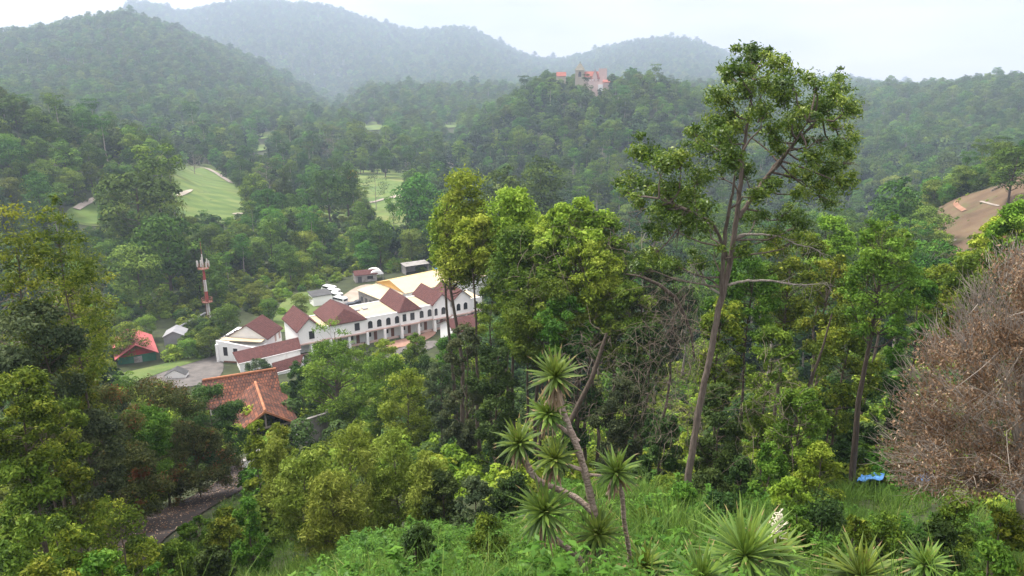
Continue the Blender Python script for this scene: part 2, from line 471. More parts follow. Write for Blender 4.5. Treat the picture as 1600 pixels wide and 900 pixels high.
M['yard'] = surf('old_asphalt_yard', [(0.3, (0.075, 0.068, 0.064)), (0.7, (0.15, 0.135, 0.125))], 0.5, 0.9, 0.1)
M['white'] = surf('white_render', [(0.3, (0.78, 0.775, 0.76)), (0.7, (0.84, 0.835, 0.82))], 0.5, 0.85, 0.03, stretch=(1, 1, .35), second=((0.50, 0.47, 0.43), 0.5, 0.60, 0.82))
M['cream'] = surf('cream_flat_roof', [(0.3, (0.40, 0.32, 0.21)), (0.7, (0.50, 0.41, 0.28))], 0.4, 0.9, 0.05, second=((0.40, 0.33, 0.24), 0.25, 0.58, 0.75))
M['maroon'] = tile_mat('maroon_roof_tiles', (0.098, 0.037, 0.033), (0.135, 0.052, 0.045), (0.05, 0.022, 0.02), row=0.36, width=0.3)
M['terracotta'] = tile_mat('terracotta_roof_tiles', (0.30, 0.105, 0.055), (0.12, 0.060, 0.045), (0.05, 0.028, 0.024), row=0.40, width=0.30, mort=0.03, patch=(0.34, 0.38, 0.42))
M['ridge'] = surf('terracotta_ridge', [(0.3, (0.22, 0.085, 0.045)), (0.7, (0.46, 0.20, 0.10))], 1.1, 0.8)
M['ochre'] = surf('ochre_panel', [(0.3, (0.50, 0.30, 0.09)), (0.7, (0.60, 0.38, 0.13))], 0.5, 0.8)
M['creammetal'] = surf('cream_sheet_roof', [(0.3, (0.46, 0.365, 0.23)), (0.7, (0.53, 0.43, 0.285))], 0.3, 0.6, 0.0, second=((0.52, 0.40, 0.25), 0.2, 0.60, 0.8))
M['yellowmetal'] = surf('yellow_sheet_roof', [(0.3, (0.48, 0.33, 0.13)), (0.7, (0.54, 0.40, 0.18))], 0.3, 0.6)
M['redmetal'] = surf('red_sheet_roof', [(0.3, (0.36, 0.085, 0.085)), (0.7, (0.45, 0.125, 0.12))], 0.5, 0.5, 0.3, stretch=(6, .4, 1), second=((0.34, 0.10, 0.09), 0.5, 0.6, 0.75))
M['darkred'] = surf('dark_red_board', [(0.3, (0.27, 0.03, 0.03)), (0.7, (0.33, 0.045, 0.04))], 1, 0.7)
M['greenwall'] = surf('green_wall', [(0.3, (0.02, 0.10, 0.06)), (0.7, (0.035, 0.14, 0.085))], 0.6, 0.8)
M['grey'] = surf('grey_concrete', [(0.3, (0.20, 0.185, 0.175)), (0.7, (0.33, 0.31, 0.29))], 0.8, 0.9, 0.15, second=((0.10, 0.09, 0.08), 0.6, 0.5, 0.75))
M['darkgrey'] = surf('dark_grey', [(0.3, (0.05, 0.05, 0.052)), (0.7, (0.08, 0.08, 0.08))], 1, 0.8)
M['greymetal'] = surf('grey_sheet_metal', [(0.3, (0.22, 0.22, 0.23)), (0.7, (0.30, 0.30, 0.31))], 0.7, 0.5, 0.0, second=((0.30, 0.28, 0.26), 0.8, 0.6, 0.8))
M['glass'] = surf('dark_glass', [(0.3, (0.012, 0.013, 0.015)), (0.7, (0.03, 0.03, 0.032))], 0.8, 0.12, spec=0.5)
M['pink'] = surf('pink_ledge', [(0.3, (0.42, 0.29, 0.25)), (0.7, (0.52, 0.38, 0.33))], 0.8, 0.85)
M['brownfloor'] = surf('brown_paving', [(0.3, (0.24, 0.13, 0.09)), (0.7, (0.33, 0.20, 0.15))], 0.8, 0.85)
M['mastred'] = surf('mast_red', [(0.3, (0.30, 0.035, 0.03)), (0.7, (0.36, 0.06, 0.05))], 2, 0.6)
M['mastwhite'] = surf('mast_white', [(0.3, (0.50, 0.49, 0.48)), (0.7, (0.60, 0.59, 0.58))], 2, 0.6)
M['rust'] = surf('rusty_brown_steel', [(0.3, (0.16, 0.065, 0.045)), (0.7, (0.26, 0.12, 0.08))], 3, 0.8)
M['antenna'] = surf('antenna_panel', [(0.3, (0.46, 0.44, 0.41)), (0.7, (0.58, 0.55, 0.50))], 2, 0.6)
M['carwhite'] = surf('white_car_paint', [(0.3, (0.76, 0.76, 0.77)), (0.7, (0.8, 0.8, 0.81))], 1, 0.25, spec=0.5)
M['cardark'] = surf('dark_car_paint', [(0.3, (0.03, 0.035, 0.045)), (0.7, (0.05, 0.055, 0.065))], 1, 0.25, spec=0.5)
M['carblue'] = surf('blue_car_paint', [(0.3, (0.10, 0.22, 0.42)), (0.7, (0.13, 0.27, 0.48))], 1, 0.25, spec=0.5)
M['rubber'] = surf('tyre_rubber', [(0.3, (0.02, 0.02, 0.02)), (0.7, (0.035, 0.035, 0.035))], 3, 0.8)
M['tarp'] = surf('blue_tarpaulin', [(0.3, (0.035, 0.13, 0.36)), (0.7, (0.10, 0.25, 0.48))], 1.5, 0.45, 0.5, bscale=3)
M['wood'] = surf('grey_timber', [(0.3, (0.20, 0.17, 0.14)), (0.7, (0.34, 0.30, 0.26))], 2, 0.85)
M['castlestone'] = surf('beige_castle_wall', [(0.3, (0.32, 0.27, 0.20)), (0.7, (0.40, 0.35, 0.27))], 0.3, 0.85)
M['castlepink'] = surf('pink_castle_wall', [(0.3, (0.50, 0.37, 0.33)), (0.7, (0.58, 0.45, 0.41))], 0.3, 0.85)
M['castlered'] = surf('orange_red_castle_roof', [(0.3, (0.24, 0.075, 0.05)), (0.7, (0.33, 0.12, 0.085))], 0.4, 0.85)
M['castlegreen'] = surf('weathered_spire', [(0.3, (0.16, 0.15, 0.11)), (0.7, (0.24, 0.22, 0.17))], 0.4, 0.85)
def bark(name, a, b, st=(3, 3, .5)):
    return surf(name, [(0.3, a), (0.7, b)], 4.0, 0.95, 0.7, stretch=st, bscale=9)
M['bark'] = bark('brown_bark', (0.060, 0.045, 0.034), (0.125, 0.098, 0.075))
M['barkred'] = bark('pinkish_brown_bark', (0.078, 0.060, 0.048), (0.175, 0.140, 0.115))
M['barkdark'] = bark('dark_bark', (0.040, 0.030, 0.022), (0.085, 0.066, 0.05))
M['barkpale'] = bark('pale_bark', (0.20, 0.175, 0.145), (0.36, 0.32, 0.27))
M['twig'] = surf('dead_grey_twig', [(0.3, (0.085, 0.066, 0.050)), (0.7, (0.17, 0.135, 0.105))], 3, 0.95)
M['deadtwig'] = surf('pale_dead_twig', [(0.3, (0.20, 0.170, 0.138)), (0.7, (0.37, 0.320, 0.268))], 3, 0.95)
M['yuccastem'] = bark('yucca_stem', (0.20, 0.15, 0.115), (0.36, 0.29, 0.24), (2, 2, 3))
# foliage
M['far'] = leaf_mat('far_canopy', [(0.0, (0.024, 0.046, 0.018)), (0.5, (0.046, 0.080, 0.026)), (1.0, (0.082, 0.120, 0.038))], 0.12, 0.85, 0.38, 0.02, spec=0.04, stands=0.009)
M['mid'] = leaf_mat('broad_canopy', [(0.0, (0.024, 0.058, 0.008)), (0.5, (0.066, 0.132, 0.017)), (1.0, (0.143, 0.230, 0.030))], 0.18, 0.7, 0.40, 0.03, spec=0.06, stands=0.03)
M['midlight'] = leaf_mat('light_canopy', [(0.0, (0.044, 0.088, 0.010)), (0.5, (0.106, 0.175, 0.020)), (1.0, (0.206, 0.281, 0.040))], 0.22, 0.7, 0.35, 0.03, spec=0.1)
M['green'] = leaf_mat('mid_green_leaves', [(0.0, (0.039, 0.085, 0.010)), (0.5, (0.083, 0.159, 0.016)), (1.0, (0.159, 0.244, 0.030))])
M['bright'] = leaf_mat('bright_green_leaves', [(0.0, (0.090, 0.155, 0.013)), (0.5, (0.185, 0.282, 0.023)), (1.0, (0.347, 0.437, 0.059))])
M['lime'] = leaf_mat('lime_bamboo_leaves', [(0.0, (0.094, 0.137, 0.016)), (0.5, (0.188, 0.247, 0.032)), (1.0, (0.338, 0.390, 0.075))], var=0.12, hue=0.012)
M['dark'] = leaf_mat('dark_green_leaves', [(0.0, (0.020, 0.044, 0.012)), (0.5, (0.040, 0.081, 0.018)), (1.0, (0.081, 0.137, 0.032))])
M['greygreen'] = leaf_mat('grey_green_leaves', [(0.0, (0.031, 0.050, 0.024)), (0.5, (0.066, 0.094, 0.040)), (1.0, (0.126, 0.156, 0.061))])
M['olive'] = leaf_mat('olive_leaves', [(0.0, (0.044, 0.074, 0.009)), (0.5, (0.105, 0.151, 0.014)), (0.85, (0.200, 0.246, 0.025)), (1.0, (0.284, 0.308, 0.036))], hue=0.012)
M['russet'] = leaf_mat('russet_flecked_leaves', [(0.0, (0.034, 0.051, 0.016)), (0.45, (0.067, 0.090, 0.024)), (0.78, (0.121, 0.132, 0.036)), (0.92, (0.149, 0.092, 0.028)), (1.0, (0.196, 0.081, 0.028))], hue=0.012)
M['drybrown'] = leaf_mat('dry_brown_leaves', [(0.0, (0.122, 0.072, 0.038)), (0.5, (0.264, 0.168, 0.095)), (0.85, (0.406, 0.292, 0.185)), (1.0, (0.568, 0.471, 0.336))], 0.2, 0.65, 0.1, 0.01)
M['hero'] = leaf_mat('glossy_olive_leaves', [(0.0, (0.040, 0.083, 0.009)), (0.5, (0.095, 0.154, 0.013)), (0.8, (0.180, 0.248, 0.022)), (1.0, (0.320, 0.374, 0.054))], 0.35, 0.45, 0.05, 0.01, spec=0.4)
M['yucca'] = leaf_mat('yucca_blades', [(0.0, (0.26, 0.19, 0.09)), (0.06, (0.20, 0.16, 0.06)), (0.08, (0.034, 0.070, 0.018)), (0.5, (0.088, 0.150, 0.026)), (1.0, (0.21, 0.285, 0.045))], 0.25, 0.5, 0.15, 0.015, spec=0.2)
M['yuccadry'] = leaf_mat('dry_yucca_skirt', [(0.0, (0.17, 0.11, 0.065)), (0.5, (0.30, 0.21, 0.14)), (1.0, (0.46, 0.36, 0.27))], 0.2, 0.7, 0.1, 0.01)
M['grass'] = leaf_mat('tall_grass_blades', [(0.0, (0.040, 0.080, 0.012)), (0.5, (0.085, 0.155, 0.020)), (0.85, (0.147, 0.220, 0.035)), (1.0, (0.268, 0.271, 0.084))], 0.3, 0.5, 0.05, 0.01)
M['weed'] = leaf_mat('broad_weed_leaves', [(0.0, (0.042, 0.101, 0.013)), (0.5, (0.089, 0.190, 0.022)), (1.0, (0.179, 0.302, 0.041))], 0.3, 0.45, 0.2, 0.02)
M['palm'] = leaf_mat('palm_fronds', [(0.0, (0.03, 0.055, 0.016)), (1.0, (0.09, 0.125, 0.035))])
M['flower'] = surf('cream_flower', [(0.3, (0.55, 0.50, 0.36)), (0.7, (0.72, 0.68, 0.54))], 3, 0.8)
# ------------------------------------------------------------------ terrain
def build_terrain():
    na, nd = len(AZ), len(LD)
    D = np.exp(LD)
    A = np.radians(AZ)
    X = np.sin(A)[:, None] * D[None, :]; Y = np.cos(A)[:, None] * D[None, :]
    V = np.stack([X, Y, GZ], -1).reshape(-1, 3)
    i = np.arange(na - 1)[:, None]; j = np.arange(nd - 1)[None, :]
    F = np.stack([i * nd + j, (i + 1) * nd + j, (i + 1) * nd + j + 1, i * nd + j + 1], -1).reshape(-1, 4)
    o = link_mesh('terrain', np_mesh('terrain', V, F[:, ::-1], M['soil'], smooth=True))
    tag(o, kind='structure')
build_terrain()

def inside(poly, x, y):
    poly = np.asarray(poly, float); x = np.asarray(x, float); y = np.asarray(y, float)
    r = np.zeros(x.shape, bool)
    n = len(poly); j = n - 1
    for i in range(n):
        xi, yi = poly[i]; xj, yj = poly[j]
        c = ((yi > y) != (yj > y)) & (x < (xj - xi) * (y - yi) / (yj - yi + 1e-12) + xi)
        r ^= c; j = i
    return r

def sheet(name, pix, mat, lift=0.2, step=1.0, world=None):
    """a patch of ground cover laid on the terrain inside an outline"""
    P = np.array([hit(*p)[:2] for p in pix]) if world is None else np.array(world)
    # smooth the outline
    for _ in range(2):
        Q = np.roll(P, -1, 0)
        P = np.stack([P * .75 + Q * .25, P * .25 + Q * .75], 1).reshape(-1, 2)
    bm = bmesh.new()
    vs_ = [bm.verts.new((p[0], p[1], 0)) for p in P]
    f = bm.faces.new(vs_)
    x0, y0 = P.min(0); x1, y1 = P.max(0)
    for axis, a, b in ((0, x0, x1), (1, y0, y1)):
        for c in np.arange(a + step, b, step):
            co = (c, 0, 0) if axis == 0 else (0, c, 0)
            no = (1, 0, 0) if axis == 0 else (0, 1, 0)
            bmesh.ops.bisect_plane(bm, geom=bm.verts[:] + bm.edges[:] + bm.faces[:], plane_co=co, plane_no=no)
    for v in bm.verts: v.co.z = float(g(v.co.x, v.co.y)) + lift
    bmesh.ops.recalc_face_normals(bm, faces=bm.faces)
    me = bpy.data.meshes.new(name); bm.to_mesh(me); bm.free()
    for p in me.polygons:
        if p.normal.z < 0: p.flip()
        p.use_smooth = True
    me.materials.append(mat)
    return tag(link_mesh(name, me), kind='structure')

def strip(name, pix, width, mat, lift=0.25, step=2.0):
    """a path or road of even width along a line"""
    C = np.array([hit(*p)[:2] for p in pix])
    seg = np.r_[0, np.cumsum(np.linalg.norm(np.diff(C, axis=0), axis=1))]
    s = np.linspace(0, seg[-1], max(3, int(seg[-1] / step)))
    P = np.stack([np.interp(s, seg, C[:, 0]), np.interp(s, seg, C[:, 1])], 1)
    for _ in range(3):
        P[1:-1] = (P[:-2] + P[1:-1] * 2 + P[2:]) / 4
    T = np.gradient(P, axis=0); T /= np.linalg.norm(T, axis=1, keepdims=True)
    N = np.stack([-T[:, 1], T[:, 0]], 1)
    off = np.linspace(-.5, .5, 5) * width
    Q = P[:, None, :] + N[:, None, :] * off[None, :, None]
    Z = g(Q[..., 0], Q[..., 1]) + lift
    V = np.concatenate([Q, Z[..., None]], -1).reshape(-1, 3)
    n = len(P); i = np.arange(n - 1)[:, None]; j = np.arange(4)[None, :]
    F = np.stack([i * 5 + j, i * 5 + j + 1, (i + 1) * 5 + j + 1, (i + 1) * 5 + j], -1).reshape(-1, 4)
    return tag(link_mesh(name, np_mesh(name, V, F[:, ::-1], mat, smooth=True)), kind='structure')

FAIR1 = [(262, 268), (278, 260), (305, 257), (330, 262), (350, 276), (366, 292), (392, 300), (400, 330), (380, 345), (300, 348), (262, 335)]
FAIR2 = [(548, 252), (583, 246), (592, 262), (632, 272), (640, 290), (628, 318), (646, 345), (610, 352), (560, 356), (505, 352), (470, 345), (458, 300), (520, 296), (560, 290), (556, 270)]
FAIR3 = [(118, 322), (150, 313), (168, 330), (170, 352), (130, 352), (100, 340)]
def wider(pix, f):
    c = np.mean(pix, 0); return [tuple(c + (np.array(p) - c) * f) for p in pix]
for q in (FAIR1, FAIR2, FAIR3): sheet('rough_grass', wider(q, 1.13), M['rough'], 0.25, 8)
sheet('fairway', FAIR1, M['fairway'], 0.45, 8)
sheet('fairway', FAIR2, M['fairway'], 0.45, 8)
sheet('fairway', FAIR3, M['fairway'], 0.45, 8)
FARCLEAR = [[(395, 215), (420, 206), (446, 203), (430, 212), (410, 220)], [(455, 193), (474, 188), (478, 193), (460, 198)],
            [(562, 196), (580, 191), (602, 193), (604, 203), (570, 206)],
            [(633, 217), (660, 213), (663, 220), (640, 224)], [(690, 194), (716, 190), (718, 199), (694, 203)],
            [(385, 232), (415, 226), (420, 236), (390, 240)]]
for q in FARCLEAR: sheet('rough_grass', q, M['fairway'], 1.0, 20)
BUNK = [(274, 309), (284, 302), (303, 298), (300, 302), (288, 308), (277, 311)]
sheet('bunker', BUNK, M['sand'], 0.8, 4)
sheet('bunker', [(360, 337), (372, 335), (384, 335.5), (374, 338)], M['sand'], 0.8, 4)
sheet('bunker', [(612, 308), (628, 305), (632, 310), (616, 313)], M['sand'], 0.8, 4)
strip('fairway_path', [(298, 261), (322, 264), (340, 273), (350, 280), (362, 288)], 3.0, M['path'], 0.8)
strip('fairway_path', [(120, 330), (133, 321), (150, 314)], 2.6, M['path'], 0.8)
strip('fairway_path', [(560, 321), (585, 318), (600, 313), (618, 309)], 2.2, M['path'], 0.8)
strip('fairway_path', [(490, 324), (520, 325), (545, 324)], 2.0, M['path'], 0.8)
strip('valley_road', [(684, 236), (694, 244), (700, 251), (712, 258)], 4.0, M['path'], 0.8)
HILL = [(1450, 338), (1475, 321), (1515, 305), (1560, 291), (1610, 268), (1680, 262), (1680, 380), (1600, 380), (1545, 410), (1480, 420), (1466, 400)]
sheet('cleared_slope', HILL, M['cutslope'], 0.3, 4)
strip('clay_path', [(1495, 315), (1490, 320), (1496, 326), (1506, 332)], 1.1, M['clay'], 0.5)
strip('clay_path', [(1460, 366), (1474, 372), (1490, 380)], 1.1, M['path'], 0.5)
strip('clay_path', [(1531, 317), (1545, 321), (1560, 325)], .5, M['path'], 0.5)
# town ground
YARD = [(205, 590), (250, 572), (300, 566), (345, 552), (352, 580), (330, 600), (250, 612)]
sheet('town_yard', YARD, M['yard'], 0.12, 4)
sheet('town_yard', [(525, 470), (560, 446), (590, 445), (640, 470), (590, 490), (540, 486)], M['dirt'], 0.15, 4)
sheet('meadow', [(425, 500), (440, 470), (480, 452), (520, 458), (530, 476), (500, 490), (455, 520), (430, 520)], M['rough'], 0.15, 4)
sheet('meadow', [(170, 590), (200, 582), (300, 560), (330, 545), (340, 556), (260, 580), (215, 598), (180, 604)], M['rough'], 0.2, 4)
sheet('town_road', [(590, 560), (620, 545), (680, 530), (690, 540), (640, 556), (600, 572)], M['yard'], 0.12, 4)
sheet('brown_paving', [(600, 545), (606, 536), (660, 524), (676, 514), (684, 522), (664, 534), (620, 546)], M['brownfloor'], 0.17, 4)
# the lane below the bank
strip('lane', [(160, 900), (215, 842), (262, 810), (310, 785), (350, 766), (385, 742), (405, 715)], 3.9, M['asphalt'], 0.10, 0.8)

# ------------------------------------------------------------------ foliage arrays
def unit(v): return v / np.maximum(np.linalg.norm(v, axis=-1, keepdims=True), 1e-9)

def leaf_quads(rng, C, N, L, W, droop=0.25, fold=0.18, axis=None):
    """a kite-shaped leaf at each centre C facing N; L, W arrays of lengths and widths"""
    n = len(C)
    T = rng.normal(size=(n, 3)) if axis is None else axis + rng.normal(size=(n, 3)) * 0.35
    T[:, 2] -= droop
    T = unit(T - N * (T * N).sum(1, keepdims=True))
    S = np.cross(N, T)
    L = L[:, None]; W = W[:, None]
    base = C - T * L * .5
    tip = C + T * L * .5 - N * L * .12
    mid = C - T * L * .05 + N * W * fold
    V = np.stack([base, mid + S * W * .5, tip, mid - S * W * .5], 1).reshape(-1, 3)
    F = np.arange(n * 4).reshape(-1, 4)
    return V, F

def crown(rng, lumps, per, size, aspect=0.5, up=0.35, jit=0.55, inner=0.35, flat=1.0, droop=0.3, tint_l=0.2, tint_r=0.2, low=0.45, stray=0.13):
    """leaves gathered in clumps; lumps = (n,4) centres and radii; leaves sit on and just inside each clump"""
    lumps = np.asarray(lumps, float)
    k = len(lumps)
    cnt = np.maximum(8, (per * (lumps[:, 3] / lumps[:, 3].mean()) ** 2).astype(int))
    idx = np.repeat(np.arange(k), cnt)
    n = len(idx)
    d = unit(rng.normal(size=(n, 3)))
    flip = (d[:, 2] < 0) & (rng.random(n) > low)
    d[flip, 2] *= -1
    r = lumps[idx, 3] * (1 - inner * rng.random(n) ** 1.5) * (1 + stray * rng.normal(size=n))
    off = d * r[:, None]; off[:, 2] *= flat
    C = lumps[idx, :3] + off
    N = unit(d * 0.7 + np.array([0, 0, up]) + rng.normal(size=(n, 3)) * jit)
    Ls = size * rng.uniform(.55, 1.4, n) * rng.uniform(.8, 1.2, k)[idx]
    V, F = leaf_quads(rng, C, N, Ls, Ls * aspect, droop)
    lt = 0.5 + tint_l * rng.normal(size=k)
    tint = np.clip(lt[idx] + tint_r * rng.normal(size=n), 0, 1)
    return V, F, tint

def env_lumps(rng, n, W, H, cb, rl, shape='round', hollow=0.35, lean=(0, 0)):
    """clump centres filling a crown of width W between cb*H and H"""
    out = []
    zc0, zc1 = cb * H, H
    tries = 0
    while len(out) < n and tries < 6000:
        tries += 1
        t = rng.random()
        if shape == 'round': prof = math.sqrt(max(0, 1 - (2 * t - 1) ** 2)) * (0.85 + .15 * t)
        elif shape == 'dome': prof = math.sqrt(max(0, 1 - t ** 2.2)) * (0.75 + .25 * min(1, t * 4))
        elif shape == 'cone': prof = (1 - t) ** 0.8 * min(1, .3 + t * 6)
        elif shape == 'column': prof = min(1, (1 - t) * 2.2) ** .6 * min(1, .5 + t * 3)
        elif shape == 'umbrella': prof = 1.0 if t > .55 else .45 * t
        else: prof = 0.8
        a = rng.random() * 2 * math.pi
        rr = (hollow + (1 - hollow) * math.sqrt(rng.random())) * prof
        r = rl * (rng.uniform(.65, 1.35) if rng.random() < .7 else rng.uniform(.4, .7))
        R = max(0.0, W / 2 - r * .85)
        p = np.array([math.cos(a) * rr * R + lean[0] * t, math.sin(a) * rr * R + lean[1] * t, zc0 + (zc1 - zc0) * t - r * .8 * max(0, t - .4) / .6])
        if all(np.linalg.norm(p - q[:3]) > 0.75 * max(r, q[3]) for q in out): out.append(np.array([*p, r]))
    return np.array(out)

def skeleton(rng, trunk, r0, lumps, sides=6, twigs=1, frac=1.0, taper=.75):
    """trunk tube plus a limb to every clump"""
    P = np.asarray(trunk, float)
    n = len(P)
    t = np.linspace(0, 1, n)
    R = r0 * (1 - taper * t); R[0] *= 1.35
    Vs, Fs, off = [], [], 0
    V, F = tube_arrays(P, R, sides); Vs.append(V); Fs += F; off += len(V)
    H0, H1 = P[0, 2], P[-1, 2]
    for l in lumps:
        if rng.random() > frac: continue
        c = l[:3]
        hz = np.hypot(c[0] - np.interp(c[2], P[:, 2], P[:, 0]), c[1] - np.interp(c[2], P[:, 2], P[:, 1]))
        zs = np.clip(c[2] - hz * rng.uniform(.45, 1.0), H0 + .22 * (H1 - H0), H1 - .02 * (H1 - H0))
        s = np.array([np.interp(zs, P[:, 2], P[:, k]) for k in range(3)])
        rs = np.interp(zs, P[:, 2], R) * rng.uniform(.35, .6)
        m = (s + c) / 2 + rng.normal(size=3) * .08 * np.linalg.norm(c - s) + np.array([0, 0, -.08 * hz])
        q = np.array([s, s * .55 + m * .45 + rng.normal(size=3) * .02 * hz, m, m * .4 + c * .6 + rng.normal(size=3) * .04 * hz, c])
        V, F = tube_arrays(q, np.array([1, .8, .6, .42, .2]) * rs, 5)
        Vs.append(V); Fs += [tuple(np.add(f, off)) for f in F]; off += len(V)
        for _ in range(twigs):
            e = c + unit(rng.normal(size=3)) * l[3] * .9
            V, F = tube_arrays(np.array([m * .4 + c * .6, (m + c + e) / 3 + rng.normal(size=3) * .05, e]), np.array([.32, .2, .08]) * rs, 4)
            Vs.append(V); Fs += [tuple(np.add(f, off)) for f in F]; off += len(V)
    return np.concatenate(Vs), np.array(Fs, dtype=np.int32)

def wobble_trunk(rng, H, n=7, amp=0.03, lean=(0, 0)):
    z = np.linspace(-0.6, H, n)
    t = np.linspace(0, 1, n)
    x = np.cumsum(rng.normal(size=n) * amp * H * .5); y = np.cumsum(rng.normal(size=n) * amp * H * .5)
    x -= x[0]; y -= y[0]
    return np.stack([x + lean[0] * t, y + lean[1] * t, z], 1)
# ------------------------------------------------------------------ buildings of the town
def arch_poly(x, z, w, h, y, arch=True, n=8):
    if not arch: return [(x - w/2, y, z), (x + w/2, y, z), (x + w/2, y, z + h), (x - w/2, y, z + h)]
    r = w / 2
    p = [(x - r, y, z), (x + r, y, z)]
    for k in range(n + 1):
        a = math.pi * k / n
        p.append((x + r * math.cos(a), y, z + h - r + r * math.sin(a)))
    return p

def window(parent, x, z, w, h, y, arch=True, rot=None):
    """surround with sill, and the dark pane set in it; y is the wall face, outside is -y"""
    f = MB()
    o_ = arch_poly(x, z - .05, w + .28, h + .19, y - .07, arch)
    i_ = arch_poly(x, z, w, h, y - .07, arch)
    # ring between outer and inner outline
    n = len(o_)
    vs_ = o_ + i_ + [(p[0], y + .02, p[2]) for p in o_] + [(p[0], y + .02, p[2]) for p in i_]
    fs = []
    for k in range(n):
        m = (k + 1) % n
        fs += [(k, m, n + m, n + k), (2*n + k, 3*n + k, 3*n + m, 2*n + m), (k, 2*n + k, 2*n + m, m), (n + k, n + m, 3*n + m, 3*n + k)]
    f.add(vs_, fs)
    wo = f.build('window', M['white'], parent)
    p = MB(); p.prism(arch_poly(x, z + .002, w - .004, h - .004, y - .035, arch), (0, .03, 0))
    p.build('pane', M['glass'], wo)
    return wo

def gable_roof(name, parent, x0, x1, y0, y1, ze, zr, mat, over=.45, th=.16, axis='y', hip0=0.0, hip1=0.0):
    """two slopes with a ridge along an axis; hip0/hip1 pull the ridge ends in for hipped ends"""
    B = MB()
    X0, X1, Y0, Y1 = x0 - over, x1 + over, y0 - over, y1 + over
    if axis == 'y':
        xm = (x0 + x1) / 2; sl = (zr - ze) / ((x1 - x0) / 2); zo = ze - over * sl
        a, b = (xm, Y0 + hip0, zr), (xm, Y1 - hip1, zr)
        qs = [[(X0, Y0, zo), a, b, (X0, Y1, zo)], [(X1, Y0, zo), (X1, Y1, zo), b, a]]
        if hip0: qs.append([(X0, Y0, zo), (X1, Y0, zo), a])
        if hip1: qs.append([(X1, Y1, zo), (X0, Y1, zo), b])
    else:
        ym = (y0 + y1) / 2; sl = (zr - ze) / ((y1 - y0) / 2); zo = ze - over * sl
        a, b = (X0 + hip0, ym, zr), (X1 - hip1, ym, zr)
        qs = [[(X0, Y0, zo), (X1, Y0, zo), b, a], [(X1, Y1, zo), (X0, Y1, zo), a, b]]
        if hip0: qs.append([(X0, Y1, zo), (X0, Y0, zo), a])
        if hip1: qs.append([(X1, Y0, zo), (X1, Y1, zo), b])
    for q in qs: B.slab(q, th)
    o = B.build(name, mat, parent)
    slope_uv(o)
    return o

def gable_body(x0, x1, y0, y1, z0, ze, zr, axis='y', B=None):
    """walls of a gabled block as one closed solid under the roof"""
    B = B or MB()
    if axis == 'y':
        xm = (x0 + x1) / 2
        B.prism([(x0, y0, z0), (x1, y0, z0), (x1, y0, ze), (xm, y0, zr - .02), (x0, y0, ze)], (0, y1 - y0, 0))
    else:
        ym = (y0 + y1) / 2
        B.prism([(x0, y0, z0), (x0, y1, z0), (x0, y1, ze), (x0, ym, zr - .02), (x0, y0, ze)], (x1 - x0, 0, 0))
    return B

